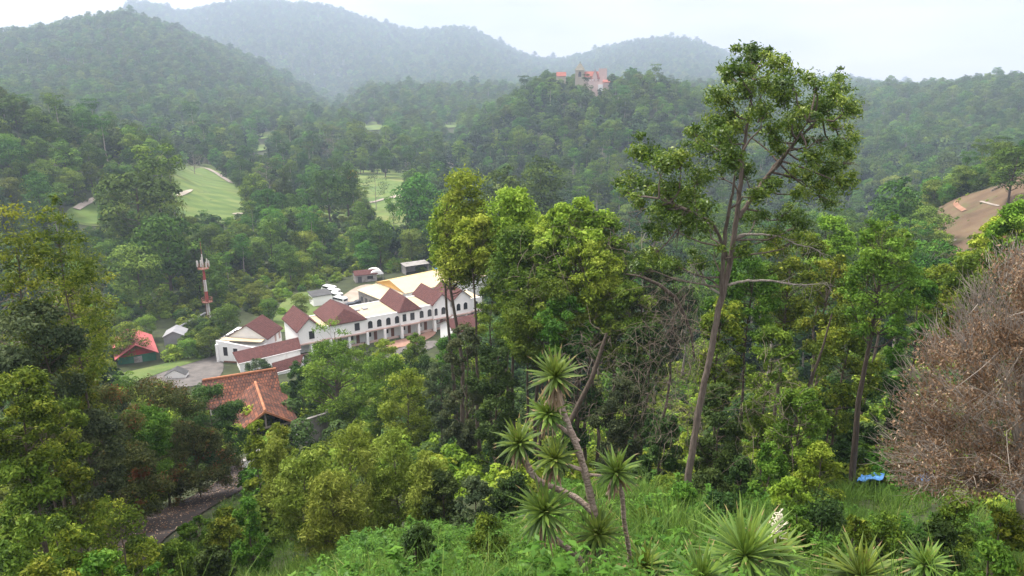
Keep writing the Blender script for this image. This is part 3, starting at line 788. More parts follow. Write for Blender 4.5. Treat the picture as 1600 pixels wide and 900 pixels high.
def terrace():
    O = at_z(600.6, 532, -60.4)
    E = at_z(654.3, 521.3, -60.4)
    rz = math.atan2(E[1] - O[1], E[0] - O[0])
    t = empty('terraced_building', O, rz, 'long white two-storey terrace with arched windows under alternating maroon gables and cream flat roofs', 'building')
    u = np.array([math.cos(rz), math.sin(rz)])
    def s_at(px, py, zz=-55.5):
        """distance along the front of the photo column px"""
        a = (px - 800) / FOC; b = (450 - py) / FOC; k = a / (CP + b * SP)
        return (k * O[1] - O[0]) / (u[0] - k * u[1])
    E_Z = 7.1
    S = lambda px: s_at(px, 500)
    # (kind, px0, px1, depth, eaves, ridge)
    units = [('gable', 463, 499, 10.5, 6.6, 9.0), ('flat', 499, 515, 9.5, 5.9, 0), ('hip', 515, 569, 10.5, 6.7, 9.0), ('flat', 569, 624, 11.0, 6.2, 0),
             ('hip', 624, 654.5, 10.5, 7.0, 9.4), ('flat', 654.5, 676, 9.5, 6.5, 0), ('gable', 676, 703, 10.5, 7.2, 9.4), ('flat', 703, 707.5, 6.0, 5.0, 0),
             ('gable', 707.5, 734, 10.0, 7.4, 9.5), ('flat', 734, 753, 8.0, 6.3, 0)]
    W = MB(); UP = 3.15
    flat = MB(); ledge = MB()
    for kind, p0, p1, dep, ez, rzg in units:
        a, b = S(p0), S(p1)
        y0 = -0.55 if kind != 'flat' else 0.0
        # upper storey, overhanging the ground-floor arcade
        if kind == 'gable': gable_body(a, b, y0, dep, UP, ez, rzg, 'y', W)
        else: W.box(a, b, y0, dep, UP, ez)
        W.box(a + .003, b - .003, 1.7, dep - .01, -2.5, UP)            # ground floor set back
        if kind == 'flat':
            W.box(a + .02, b - .02, y0 + .004, y0 + .30, ez, ez + .28); W.box(a + .02, b - .02, dep - .3, dep - .004, ez, ez + .28)   # parapets
            flat.box(a + .05, b - .05, y0 + .31, dep - .31, ez, ez + .06)
        else:
            gable_roof('roof', t, a, b, y0, dep, ez, rzg, M['maroon'], over=.42, hip0=(2.6 if kind == 'hip' else 0.0))
        ledge.box(a + .1, b - .1, y0 - .55, y0 - .002, UP - .12, UP + .12)
        ledge.box(a + .3, b - .3, 0.02, .2, 0, .55)
    W.build('wall', M['white'], t)
    flat.build('flat_roof', M['cream'], t)
    ledge.build('ledge', M['pink'], t)
    for px, w, y, arch, dz in [(484, 1.25, -.55, False, 4.0), (556, 1.25, -.55, False, 3.95), (578, 1.15, 0, True, 3.7), (592.2, 1.15, 0, True, 3.7), (606.6, 1.15, 0, True, 3.7), (620.2, 1.1, 0, True, 3.7),
                               (630.5, 0.95, -.55, False, 4.0), (643, 1.15, -.55, False, 4.0), (658.7, 1.15, 0, True, 3.9), (671.5, 1.1, 0, True, 3.9),
                               (680, .85, -.55, True, 4.0), (691.5, 1.15, -.55, True, 4.0), (715, 1.1, -.55, True, 4.2), (726, 1.1, -.55, True, 4.2), (744, 1.1, 0, True, 3.8)]:
        window(t, S(px), dz, w, 1.85, y, arch)
    for k in range(-5, 7):
        p = MB(); s0 = k * 4.4
        if s0 < S(463) or s0 > S(752): continue
        p.box(s0 - .3, s0 + .3, -.85, .25, -2.5, UP - .13); p.build('pillar', M['white'], t)
        if s0 + 3.4 < S(752):
            window(t, s0 + 1.3, 1.0, 1.0, 1.1, 1.7, False); d = MB(); d.box(s0 + 2.5, s0 + 3.3, 1.64, 1.72, 0.0, 2.1); d.build('door', M['rust'], t)
    for px in (575, 588):                                              # hatches on the long flat roof
        h = MB(); h.box(S(px) - .6, S(px) + .6, 6.5, 8.0, 6.26, 6.55); h.build('roof_hatch', M['greymetal'], t)
    # outside stair between the two right-hand gables
    st = MB()
    for k in range(10): st.box(S(703) + .2, S(703) + 1.6, -.6 - .28 * (k + 1), -.6 - .28 * k, -.5, 3.0 - .3 * k)
    st.build('stair', M['white'], t)
    return t, O, rz
TERR, TO, TRZ = terrace()

def left_house():
    A = at_z(336.6, 528.6, -54.2); B_ = at_z(407.5, 532.4, -54.2)
    rz = math.atan2(B_[1] - A[1], B_[0] - A[0])
    W = math.hypot(B_[1] - A[1], B_[0] - A[0])
    t = empty('white_house', (A[0], A[1], -61.7), rz, 'white derelict house with maroon gable roof, open windows and a broken parapet at the front', 'house')
    b = MB()
    ez = 7.2
    b.prism([(0, 0, 0), (W, 0, 0), (W, 0, 5.6), (0, 0, 7.0)], (0, .35, 0))
    b.box(0.002, W * .28, .35, 9.5, -1, 6.8)
    b.box(W * .28, W, .35, 9.5, -1, 5.9)
    gable_body(1.6, W - .02, 2.6, 9.4, 5.9, ez, 10.0, 'y', b)
    b.prism([(-.0, -.002, 0), (.5, -.002, 0), (.5, -.002, 6.2), (-.0, -.002, 6.2)], (0, -.5, 0))
    b.build('wall', M['white'], t)
    r = gable_roof('roof', t, 1.6, W, 2.7, 9.6, ez, 10.0, M['maroon'], over=.35)
    c = MB(); c.box(.6, W - .3, .5, 2.5, 6.85, 7.0); c.build('flat_roof', M['cream'], t)
    for x, z, w, h in ((2.0, 3.6, 1.0, 2.0), (4.3, 3.7, 1.0, 1.7)):
        window(t, x, z, w, h, 0, False)
    d = MB(); d.box(1.3, 4.8, -.03, .01, .6, 2.4); d.build('opening', M['rust'], t)
    # side wall windows (right flank)
    for y in (6.2, 8.2):
        d = MB(); d.prism([(W + .03, y, 5.0), (W + .03, y + .8, 5.0), (W + .03, y + .8, 6.6), (W + .03, y + .4, 7.0), (W + .03, y, 6.6)], (-.05, 0, 0)); d.build('side_window', M['pink'], t)
    rb = MB(); rng = random.Random(4)
    for k in range(9):
        x = .1 + .12 * k; y = .6 + .75 * k
        rb.box(x, x + rng.uniform(.5, 1.1), y, y + .5, 6.8 + .001 * k, 6.95 + rng.uniform(0, .2))
    rb.build('broken_tiles', M['darkgrey'], t)
left_house()

def lowroof(pix, z_hi, z_lo, name, label, back, hts):
    """a lean-to range: pix = upper-left, upper-right, lower-right, lower-left of its roof"""
    P = [at_z(pix[0][0], pix[0][1], z_hi), at_z(pix[1][0], pix[1][1], z_hi), at_z(pix[2][0], pix[2][1], z_lo), at_z(pix[3][0], pix[3][1], z_lo)]
    c = np.mean(P, 0)
    t = empty(name, (c[0], c[1], hts), 0, label, 'building')
    Q = [p - np.array([c[0], c[1], hts]) for p in P]
    r = MB(); r.slab([tuple(q) for q in Q], .18)
    bk = [Q[0] + back, Q[1] + back]
    r.slab([tuple(Q[1] + [0, 0, .003]), tuple(Q[0] + [0, 0, .003]), tuple(bk[0] - [0, 0, 1.2]), tuple(bk[1] - [0, 0, 1.2])], .18)
    o = r.build('roof', M['maroon'], t); slope_uv(o)
    w = MB()
    k = [q * .96 + np.mean(Q, 0) * .04 for q in (Q[3], Q[2])] + [bk[1] * .96 + np.mean(Q, 0) * .04, bk[0] * .96 + np.mean(Q, 0) * .04]
    top = [Q[3][2] - .25, Q[2][2] - .25, bk[1][2] - 1.5, bk[0][2] - 1.5]
    vs_ = [(p[0], p[1], -1.5) for p in k] + [(p[0], p[1], tz) for p, tz in zip(k, top)]
    w.add(vs_, [(0, 1, 5, 4), (1, 2, 6, 5), (2, 3, 7, 6), (3, 0, 4, 7), (4, 5, 6, 7)])
    w.build('wall', M['white'], t)
    g_ = MB(); a, b = Q[3], Q[2]
    g_.tube([tuple(a + [0, -.05, -.12]), tuple(b + [0, -.05, -.12])], .09, 6); g_.build('gutter', M['white'], t)
lowroof([(363, 550.4), (466, 526.8), (470.8, 544.8), (372.5, 568)], -55.5, -57.0, 'covered_walkway', 'long low maroon roof of a covered walkway in front of the white houses', np.array([-.6, 2.6, 0]), -61.5)
lowroof([(424.5, 567.4), (474, 553), (470, 572), (428, 583)], -56.6, -58.2, 'annex', 'low annex with plain maroon roof below the covered walkway', np.array([-.6, 2.6, 0]), -62.0)

def small_house():
    A = at_z(687.7, 503, -56.0); B_ = at_z(711, 517, -56.0)
    rz = math.atan2(B_[1] - A[1], B_[0] - A[0])
    W = math.hypot(B_[0] - A[0], B_[1] - A[1])
    t = empty('small_house', (A[0], A[1], -60.4), rz, 'small white house with maroon roof half hidden by trees, standing in front of the terrace', 'house')
    ez, zr = 4.3, 6.2
    gable_body(0, W, .0, 9, -2.5, ez, zr, 'y').build('wall', M['white'], t)
    gable_roof('roof', t, 0, W, 0, 9, ez, zr, M['maroon'], over=.5)
    window(t, W * .6, 1.2, 1.0, 1.6, 0, True)
small_house()

def hall():
    A = at_z(633.3, 456.8, -55.3); B_ = at_z(589.8, 440.1, -55.3)
    gd = (A - B_)[:2]; Wd = np.linalg.norm(gd); rz = math.atan2(gd[1], gd[0])
    t = empty('hall', (B_[0], B_[1], -60.8), rz, 'large hall with a yellow and cream sheet metal roof behind the white terrace', 'hall')
    # local x across the gable (from far eave to near eave), y along the ridge, away
    Ln = 27.0; ez = 5.5; zr = 7.5
    gable_body(0.15, Wd - .15, .0, Ln, -1.5, ez - .1, zr - .1, 'y').build('wall', M['white'], t)
    B = MB(); B.slab([(-.5, -.4, ez - .12), (Wd / 2, -.4, zr), (Wd / 2, Ln + .4, zr), (-.5, Ln + .4, ez - .12)], .14); o = B.build('roof_slope', M['yellowmetal'], t); o['label'] = 'yellow far roof slope'
    B = MB(); B.slab([(Wd + .5, -.4, ez - .12), (Wd + .5, Ln + .4, ez - .12), (Wd / 2 + .003, Ln + .4, zr), (Wd / 2 + .003, -.4, zr)], .14); o = B.build('roof_slope', M['creammetal'], t); o['label'] = 'cream near roof slope'
    B = MB(); B.prism([(.0, -.03, ez - .3), (Wd, -.03, ez - .3), (Wd, -.03, ez - .12), (Wd / 2, -.03, zr - .16), (0, -.03, ez - .12)], (0, -.1, 0)); B.build('gable_panel', M['ochre'], t)
    B = MB(); B.slab([(-.3, -.2, ez - .5), (-.3, -6.5, ez - 1.2), (Wd - .5, -6.5, ez - 1.2), (Wd - .5, -.2, ez - .5)], .12); B.build('lean_to_roof', M['creammetal'], t)
    B = MB(); B.box(0, Wd - 1, -6.2, -.15, -1.5, ez - 1.4); B.build('lean_to_wall', M['grey'], t)
    for k in range(5):
        B = MB(); B.box(1.2 + k * 2.3, 2.4 + k * 2.3, -6.24, -6.19, 1.4, 2.8); B.build('opening', M['darkgrey'], t)
hall()

def sheds():
    A = at_z(183.3, 575, -59.6); B_ = at_z(247.5, 563.7, -59.6)
    d = (B_ - A)[:2]; W = np.linalg.norm(d) * 1.0; rz = math.atan2(d[1], d[0])
    t = empty('red_roofed_shed', (A[0], A[1], -59.8), rz, 'shed with a bright red sheet metal gable roof and green walls', 'shed')
    Ln = 12.0; ez, zr = 2.6, 4.9
    gable_body(.3, W - .3, .4, Ln, -2, ez - .15, zr - .2, 'y').build('wall', M['greenwall'], t)
    gable_roof('roof', t, .2, W - .2, -.3, Ln + .2, ez, zr, M['redmetal'], over=.45, th=.1)
    B = MB(); B.prism([(.1, .37, ez - .35), (W - .1, .37, ez - .35), (W - .1, .37, ez - .2), (W / 2, .37, zr - .24), (.1, .37, ez - .2)], (0, -.08, 0)); B.build('gable_panel', M['darkred'], t)
    B = MB(); B.box(W * .42, W * .62, .33, .38, 0, 1.9); B.build('door', M['grey'], t)
    B = MB(); B.box(.1, W - .1, .05, .3, -.6, .12); B.build('kerb', M['white'], t)
    # grey cabin by the mast
    A = at_z(257, 528, -58.2); B_ = at_z(286.5, 533.0, -58.2)
    c = at_z(272, 531, -58.4)
    t = empty('equipment_cabin', (c[0], c[1], -60.6), math.radians(14), 'small grey metal equipment cabin on legs beside the mast', 'cabin')
    gable_body(-2.2, 2.2, 0, 4.6, .5, 3.2, 4.3, 'y').build('wall', M['greymetal'], t)
    gable_roof('roof', t, -2.2, 2.2, 0, 4.6, 3.2, 4.3, M['greymetal'], over=.2, th=.08)
    for x in (-2, 2):
        for y in (.3, 4.2):
            B = MB(); B.box(x - .1, x + .1, y - .1, y + .1, -1.2, .5); B.build('leg', M['darkgrey'], t)
    B = MB()
    for k in range(6): B.box(2.2, 2.24, .4 + k * .7, .9 + k * .7, 1.4, 2.4)
    B.build('louvre', M['grey'], t)
    return c
CAB = sheds()

def mast():
    base = at_z(328, 505, -60.4)
    S_ = .86
    t = empty('telecom_mast', (base[0], base[1], -61), 0, 'red and white telecom mast with two platforms and panel antennas', 'mast')
    top = at_y(307, 377, base[1])
    H = top[2] + 61; x1 = 0
    zs = lambda px, py: at_y(px, py, base[1])[2] + 61
    bands = [(0, zs(325, 489), .52, 'mastwhite'), (zs(325, 489), zs(323, 473), .48, 'mastwhite'), (zs(323, 473), zs(320, 455), .44, 'mastred'), (zs(320, 455), zs(317, 437), .40, 'mastwhite'),
             (zs(317, 437), zs(314, 421), .36, 'mastred'), (zs(314, 421), zs(310, 397), .18, 'antenna'), (zs(310, 397), H, .10, 'rust')]
    for a, b, r, m in bands:
        B = MB(); B.tube([(0, 0, a), (0, 0, b)], [r * S_, r * S_ * .93], 12); B.build('mast_section', M[m], t)
    for z, r in ((zs(323, 472), 1.3), (zs(314, 420), 1.35)):
        B = MB(); n = 12
        B.prism([(r * math.cos(2 * math.pi * k / n), r * math.sin(2 * math.pi * k / n), z) for k in range(n)], (0, 0, .12))
        for k in range(n):
            a = 2 * math.pi * k / n
            B.box(r * .97 * math.cos(a) - .04, r * .97 * math.cos(a) + .04, r * .97 * math.sin(a) - .04, r * .97 * math.sin(a) + .04, z + .1, z + 1.1)
        ring = [(r * .97 * math.cos(2 * math.pi * k / n), r * .97 * math.sin(2 * math.pi * k / n), z + 1.1) for k in range(n + 1)]
        B.tube(ring, .05, 5, False)
        B.tube([(p[0], p[1], z + .6) for p in ring], .04, 5, False)
        B.build('platform', M['rust'], t)
    z = zs(314, 420)
    for k in range(7):
        a = 2 * math.pi * k / 7 + .3
        B = MB(); x, y = 1.4 * math.cos(a), 1.4 * math.sin(a)
        B.box(x - .14, x + .14, y - .08, y + .08, z + .5 + .2 * (k % 3), z + 2.0 + .3 * (k % 3)); B.tube([(x * .75, y * .75, z + .9), (x, y, z + .9)], .04, 5); B.build('antenna', M['antenna'], t)
    B = MB()
    for k in range(30): B.box(-.25, .25, -.72, -.68, 1 + k * .4, 1.05 + k * .4)
    for x in (-.27, .27): B.box(x - .03, x + .03, -.73, -.67, .5, 13.2)
    B.build('ladder', M['rust'], t)
    # cable bridge
    a = np.array([CAB[0] - 1.6, CAB[1] + 3.5, -57.2]); b = np.array([base[0] - .8, base[1], -57.6])
    c = empty('cable_bridge', (a[0], a[1], -60.6), 0, 'pale cable tray on posts running from the cabin to the mast', 'cable tray')
    q = b - a
    B = MB(); B.tube([(0, 0, 1.0), (0, 0, 3.4), tuple(q + [0, 0, 3.4])], .22, 6); B.build('tray', M['greymetal'], c)
    for s in (.3, .65, .95):
        B = MB(); p = q * s; B.box(p[0] - .08, p[0] + .08, p[1] - .08, p[1] + .08, -1, 3.3); B.build('post', M['greymetal'], c)
mast()

def far_shed():
    A = at_z(556, 443, -61); B_ = at_z(588, 441, -61)
    t = empty('small_shed', A, math.radians(22), 'small grey shed with a dull maroon roof at the edge of the parking yard', 'shed')
    gable_body(0, 6.6, 0, 4, -1, 2.7, 3.5, 'x').build('wall', M['grey'], t)
    gable_roof('roof', t, 0, 6.6, 0, 4, 2.7, 3.6, M['maroon'], axis='x', over=.3, th=.12)
    B = MB(); B.box(.7, 1.9, -.04, 0, 0, 2); B.build('door', M['darkgrey'], t)
    B = MB(); B.box(3.6, 5.4, -.04, 0, 1.0, 2.0); B.build('window', M['glass'], t)
    p = at_z(589, 437, -60.5)
    k = empty('white_canopy', p, .4, 'white arched canopy behind the small shed with the maroon roof', 'canopy')
    B = MB(); n = 8
    B.prism([(2.2 * math.cos(math.pi * i / n), 0, 1.6 + 1.3 * math.sin(math.pi * i / n)) for i in range(n + 1)], (0, 4.5, 0)); B.build('cover', M['carwhite'], k)
    for x in (-2, 2):
        for y in (.2, 4.3):
            B = MB(); B.box(x - .06, x + .06, y - .06, y + .06, -1, 1.65); B.build('post', M['greymetal'], k)
    p = at_z(634, 428, -60.5)
    k = empty('open_store', p, .55, 'low grey open-sided store with a white corner behind the hall', 'shed')
    B = MB(); B.box(0, 8, 3, 3.2, -1, 2.6); B.box(0, .2, 0, 3, -1, 2.6); B.box(7.8, 8, 0, 3, -1, 2.6); B.build('wall', M['grey'], k)
    B = MB(); B.slab([(-.3, -.4, 2.5), (8.3, -.4, 2.5), (8.3, 3.4, 2.9), (-.3, 3.4, 2.9)], .1); B.build('roof', M['grey'], k)
    p = at_z(505, 478, -60.8)
    k = empty('grey_roofed_block', p, TRZ, 'low white block with weathered dark grey roof behind the terrace', 'building')
    B = MB(); B.box(-2.6, 2.6, 0, 4, -1, 3.0); B.build('wall', M['white'], k)
    B = MB(); B.slab([(-2.9, -.3, 3.1), (2.9, -.3, 3.1), (2.9, 4.3, 3.6), (-2.9, 4.3, 3.6)], .15); B.build('roof', M['darkgrey'], k)
    p = at_z(752, 447, -60.5)
    k = empty('maroon_roofed_house', p, .5, 'white house with maroon roof mostly hidden by the tall trees right of the hall', 'house')
    gable_body(-5, 5, 0, 8, -2, 4.2, 6.4, 'x').build('wall', M['white'], k)
    gable_roof('roof', k, -5, 5, 0, 8, 4.2, 6.4, M['maroon'], axis='x')
far_shed()

# ------------------------------------------------------------------ vehicles
def vehicle(kind, paint, name, label, cat, group=None):
    t = empty(name, label=label, cat=cat, group=group)
    if kind == 'van':
        L_, Wd, prof, glass = 4.9, 1.8, [(-2.45, .35), (2.45, .35), (2.45, .95), (2.1, 1.15), (1.75, 1.85), (1.5, 1.98), (-2.3, 1.98), (-2.45, 1.8)], [(-2.1, 1.72, 1.2, 1.75)]
    else:
        L_, Wd, prof, glass = 4.3, 1.7, [(-2.15, .3), (2.15, .3), (2.15, .7), (1.95, .85), (1.0, .95), (.45, 1.42), (-1.2, 1.45), (-1.85, 1.0), (-2.15, .9)], [(-1.15, .45, .98, 1.32)]
    bm = bmesh.new()
    a = [bm.verts.new((x, -Wd / 2, z)) for x, z in prof]; b = [bm.verts.new((x, Wd / 2, z)) for x, z in prof]
    bm.faces.new(a[::-1]); bm.faces.new(b); n = len(prof)
    for i in range(n): bm.faces.new((a[i], a[(i + 1) % n], b[(i + 1) % n], b[i]))
    bmesh.ops.recalc_face_normals(bm, faces=bm.faces)
    bmesh.ops.bevel(bm, geom=bm.edges[:], offset=.08, segments=2, affect='EDGES')
    me = bpy.data.meshes.new('body'); bm.to_mesh(me); bm.free(); me.materials.append(paint)
    link_mesh('body', me, t)
    B = MB()
    for x0, x1, z0, z1 in glass:
        for s in (-1, 1): B.box(x0, x1, s * (Wd / 2 - .01), s * (Wd / 2 + .015), z0, z1)
    if kind == 'van':
        B.prism([(2.09, -Wd / 2 + .15, 1.22), (2.09, Wd / 2 - .15, 1.22), (1.80, Wd / 2 - .2, 1.80), (1.80, -Wd / 2 + .2, 1.80)], (.03, 0, .01))
        B.box(-2.48, -2.44, -.7, .7, 1.15, 1.7)
    else:
        B.prism([(.98, -Wd / 2 + .15, 1.0), (.98, Wd / 2 - .15, 1.0), (.5, Wd / 2 - .2, 1.40), (.5, -Wd / 2 + .2, 1.40)], (.03, 0, .02))
        B.prism([(-1.82, -Wd / 2 + .15, 1.05), (-1.82, Wd / 2 - .15, 1.05), (-1.25, Wd / 2 - .2, 1.42), (-1.25, -Wd / 2 + .2, 1.42)], (-.03, 0, .02))
    B.build('window', M['glass'], t)
    for x in (-L_ * .31, L_ * .31):
        for s in (-1, 1):
            w = MB(); w.tube([(x, s * (Wd / 2 - .2), .33), (x, s * (Wd / 2 + .02), .33)], .33, 14); w.build('wheel', M['rubber'], t)
    return t

def park(t, px, py, z, rz):
    p = at_z(px, py, z); t.location = (float(p[0]), float(p[1]), float(z)); t.rotation_euler = (0, 0, rz)

GZ_T = -60.8
v0 = vehicle('van', M['carwhite'], 'white_van', 'white van at the near end of the row by the grass', 'van', 'white vans parked in a row')
park(v0, 531, 474, GZ_T, 2.55)
for (px, py, lab) in [(524, 467, 'white van second from the near end of the parked row'), (520, 461, 'white van third in the parked row, nearer the trees'), (514, 456, 'white van at the far end of the row under the trees')]:
    v = copy_tree(v0); v['label'] = lab; park(v, px, py, GZ_T, 2.55)
c0 = vehicle('car', M['cardark'], 'parked_car', 'dark car parked by the lean-to of the hall', 'car')
park(c0, 571, 462, GZ_T, 2.2)
for px, py, rz, lab in [(552, 480, .5, 'dark car leftmost behind the cream flat roof of the terrace'), (564, 476.5, .5, 'dark car second behind the cream flat roof of the terrace'), (577, 473, .5, 'dark car third behind the cream flat roof of the terrace')]:
    c = copy_tree(c0); c['label'] = lab; c['group'] = 'dark cars behind the terrace'; park(c, px, py, GZ_T, rz)
c1 = vehicle('car', M['carblue'], 'parked_car', 'blue car at the far end of the hall', 'car')
park(c1, 690, 422, GZ_T, .6)
c2 = vehicle('car', M['cardark'], 'parked_car', 'dark car parked behind the right-hand gables of the terrace', 'car')
park(c2, 722, 446, GZ_T, .7)
c3 = vehicle('car', M['carwhite'], 'parked_car', 'white car beside the dark car behind the right-hand gables', 'car')
park(c3, 736, 449, GZ_T, .7)

# ------------------------------------------------------------------ terracotta house by the lane
def tiled_house():
    a = at_z(412.9, 633.5, -36.0)               # front end of the near ridge
    b = at_z(398.0, 591.0, -36.0)               # its far end
    d = (b - a)[:2]; d /= np.linalg.norm(d)
    rz = math.atan2(d[1], d[0]) - math.pi / 2
    gz = -41.2
    t = empty('tiled_house', (a[0], a[1], gz), rz, 'old open-gabled house with weathered terracotta tile roof beside the lane', 'house')
    # local: y runs back along the ridge, x to the right
    ez, zr = 2.5, 4.7; W = 3.3
    roof = gable_roof('roof', t, -W, W, .0, 8.4, ez, zr, M['terracotta'], over=.35, th=.14)
    B = MB(); B.tube([(0, -.4, zr + .03), (0, 8.6, zr + .03)], .16, 8); B.build('ridge_cap', M['ridge'], roof)
    main = gable_roof('roof', t, -5.6, 2.6, 8.6, 14.2, ez + .2, zr + .25, M['terracotta'], axis='x', over=.4, th=.14)
    B = MB(); B.tube([(-5.9, 11.4, zr + .28), (2.9, 11.4, zr + .28)], .17, 8); B.build('ridge_cap', M['ridge'], main)
    gable_body(-5.4, 2.4, 9.0, 13.8, -2, ez + .05, zr + .05, 'x').build('wall', M['grey'], t)
    B = MB(); B.box(-3.3, -3.05, 1.2, 8.9, -2, ez - .1); B.box(3.05, 3.3, 3.2, 8.9, -2, ez - .1); B.box(-3.05, 3.05, 6.5, 6.75, -2, ez - .1)
    B.build('wall', M['grey'], t)
    for x in (-3.2, 3.2):
        B = MB(); B.box(x - .17, x + .17, -.1, .24, -2.5, ez - .12); B.build('pillar', M['white'], t)
    B = MB()
    for s in (-1, 1): B.prism([(s * 3.8, -.40, ez - .26), (0, -.40, zr + .05), (0, -.40, zr - .24), (s * 3.8, -.40, ez - .52)], (0, -.07, 0))
    B.build('bargeboard', M['ridge'], t)
    B = MB(); B.box(-3.2, 3.2, .05, .2, ez - .22, ez - .02); B.box(-.1, .1, .06, .19, ez, zr - .35)
    for s in (-1, 1): B.tube([(s * 2.6, .12, ez), (s * .9, .12, zr - .8)], .06, 5)
    B.tube([(-3.0, .5, 1.2), (3.0, .5, 1.0)], .05, 5); B.tube([(-2.8, .7, .3), (3.0, .4, 1.7)], .05, 5)
    B.build('truss', M['wood'], t)
    # concrete yard wall to the right
    p = at_z(469, 655, -38.6); q = at_z(505, 644, -38.6)
    w = empty('garden_wall', (p[0], p[1], gz - .3), 0, 'stained grey concrete wall running from the right side of the tiled house', 'wall')
    e = (q - p)[:2]; L_ = np.linalg.norm(e); w.rotation_euler = (0, 0, math.atan2(e[1], e[0]))
    B = MB(); B.box(.25, L_ + .4, 0, .22, -2.5, 2.55); B.build('panel', M['grey'], w)
    B = MB(); B.box(L_ + .402, L_ + .8, -.1, .3, -2.5, 3.1); B.build('end_post', M['grey'], w)
    B = MB(); B.box(.25, L_ + .4, -.06, .28, 2.55, 2.66); B.build('coping', M['grey'], w)
    p = hit(384, 742)
    k = empty('kerb_wall', (p[0], p[1], p[2]), 1.2, 'low white kerb wall at the corner of the lane', 'wall')
    B = MB(); B.box(0, 3.4, 0, .25, -.5, 1.15); B.build('panel', M['white'], k)
    B = MB(); B.box(-.05, 3.45, -.05, .3, 1.15, 1.23); B.build('coping', M['grey'], k)
    # broken white gable by the yard
    p = at_z(273, 584, -57.5)
    k = empty('ruined_porch', (p[0], p[1], -60.5), .15, 'ruined small porch with white gable beside the asphalt yard', 'porch')
    gable_body(-2.0, 2.0, 0, 2.2, 2.0, 2.7, 3.8, 'y').build('gable', M['white'], k)
    B = MB()
    for x in (-1.8, 1.8):
        for y in (.2, 2.0): B.box(x - .14, x + .14, y - .14, y + .14, -2, 2.0)
    B.build('pillar', M['white'], k)
    gable_roof('roof', k, -2, 2, 0, 2.2, 2.72, 3.85, M['darkgrey'], over=.1, th=.08)
tiled_house()

# ------------------------------------------------------------------ castle on the hill
def castle():
    D0 = 706.0
    c = at_d(918, 127, D0)
    rz = -math.atan2(c[0], c[1])
    t = empty('castle', (c[0], c[1], float(g(c[0], c[1])) - 3), rz, 'hilltop castle-like building with red roofs, a spired beige tower and a pale square tower', 'castle')
    base = t.location.z
    k = D0 / FOC * 1.0
    X = lambda px: (px - 918) * k
    Z = lambda py: at_d(918, py, D0)[2] - base
    zb = Z(127) - 4
    B = MB(); B.box(X(899.5), X(913), 0, 8, -6, Z(110)); B.build('tower', M['castlestone'], t)
    B = MB(); x0, x1, z0, z1 = X(898), X(914.5), Z(110), Z(99)
    B.add([(x0, -.9, z0), (x1, -.9, z0), (x1, 8.9, z0), (x0, 8.9, z0), ((x0 + x1) / 2 - 1, 3.5, z1), ((x0 + x1) / 2 + 1, 3.5, z1), ((x0 + x1) / 2 + 1, 4.5, z1), ((x0 + x1) / 2 - 1, 4.5, z1)],
          [(0, 1, 5, 4), (1, 2, 6, 5), (2, 3, 7, 6), (3, 0, 4, 7), (4, 5, 6, 7), (0, 3, 2, 1)])
    B.box((x0 + x1) / 2 - .35, (x0 + x1) / 2 + .35, 3.7, 4.3, z1, z1 + 1.6)
    B.build('spire', M['castlegreen'], t)
    B = MB(); B.prism(arch_poly((X(899.5) + X(913)) / 2, Z(120), 2.6, 4.6, -.08), (0, .06, 0)); B.build('window', M['darkgrey'], t)
    B = MB(); B.box(X(913), X(934), 1, 14, -6, Z(121)); B.build('wall', M['castlepink'], t)
    gable_roof('roof', t, X(914), X(935), 1, 14, Z(121.5), Z(111.5), M['castlered'], axis='x', over=.6, th=.4)
    gable_roof('roof', t, X(925.5), X(932), -1, 9, Z(118), Z(107.5), M['castlered'], axis='y', over=.3, th=.4)
    gable_body(X(925.5), X(932), -.8, 9, Z(124), Z(118), Z(107.9), 'y').build('dormer', M['castlepink'], t)
    for px in (917, 921.5, 926, 930.5):
        B = MB(); B.box(X(px) - .55, X(px) + .55, .93, 1.02, Z(126), Z(123)); B.build('window', M['white'], t)
    B = MB(); B.box(X(934.5), X(946.5), 2, 10, -6, Z(107.5))
    for i in range(4): B.box(X(934.5) + i * 2.0, X(934.5) + i * 2.0 + 1.1, 2.003, 3, Z(107.5), Z(106.3))
    B.build('square_tower', M['castlepink'], t)
    B = MB(); B.box(X(918), X(944), -3, 1, -8, Z(127)); B.build('terrace', M['castlepink'], t)
    B = MB(); B.box(X(942), X(950), -7, -2, -14, Z(127.5)); B.build('lower_wing', M['castlepink'], t)
    gable_roof('roof', t, X(941), X(951), -7.2, -1.8, Z(128), Z(124.5), M['castlered'], axis='x', over=.4, th=.3)
    B = MB(); B.box(X(934), X(941), -6, -3, -14, Z(132)); B.build('lower_wall', M['white'], t)
    p = at_d(875.5, 119, 700)
    h = empty('hilltop_house', (p[0], p[1], p[2] - 4), 0, 'red-roofed house among the trees left of the castle', 'house')
    gable_body(-3, 5, 0, 7, -6, 4.5, 7.2, 'x').build('wall', M['castlestone'], h)
    gable_roof('roof', h, -3, 5, 0, 7, 4.5, 7.6, M['castlered'], axis='x', over=.5, th=.3)
castle()

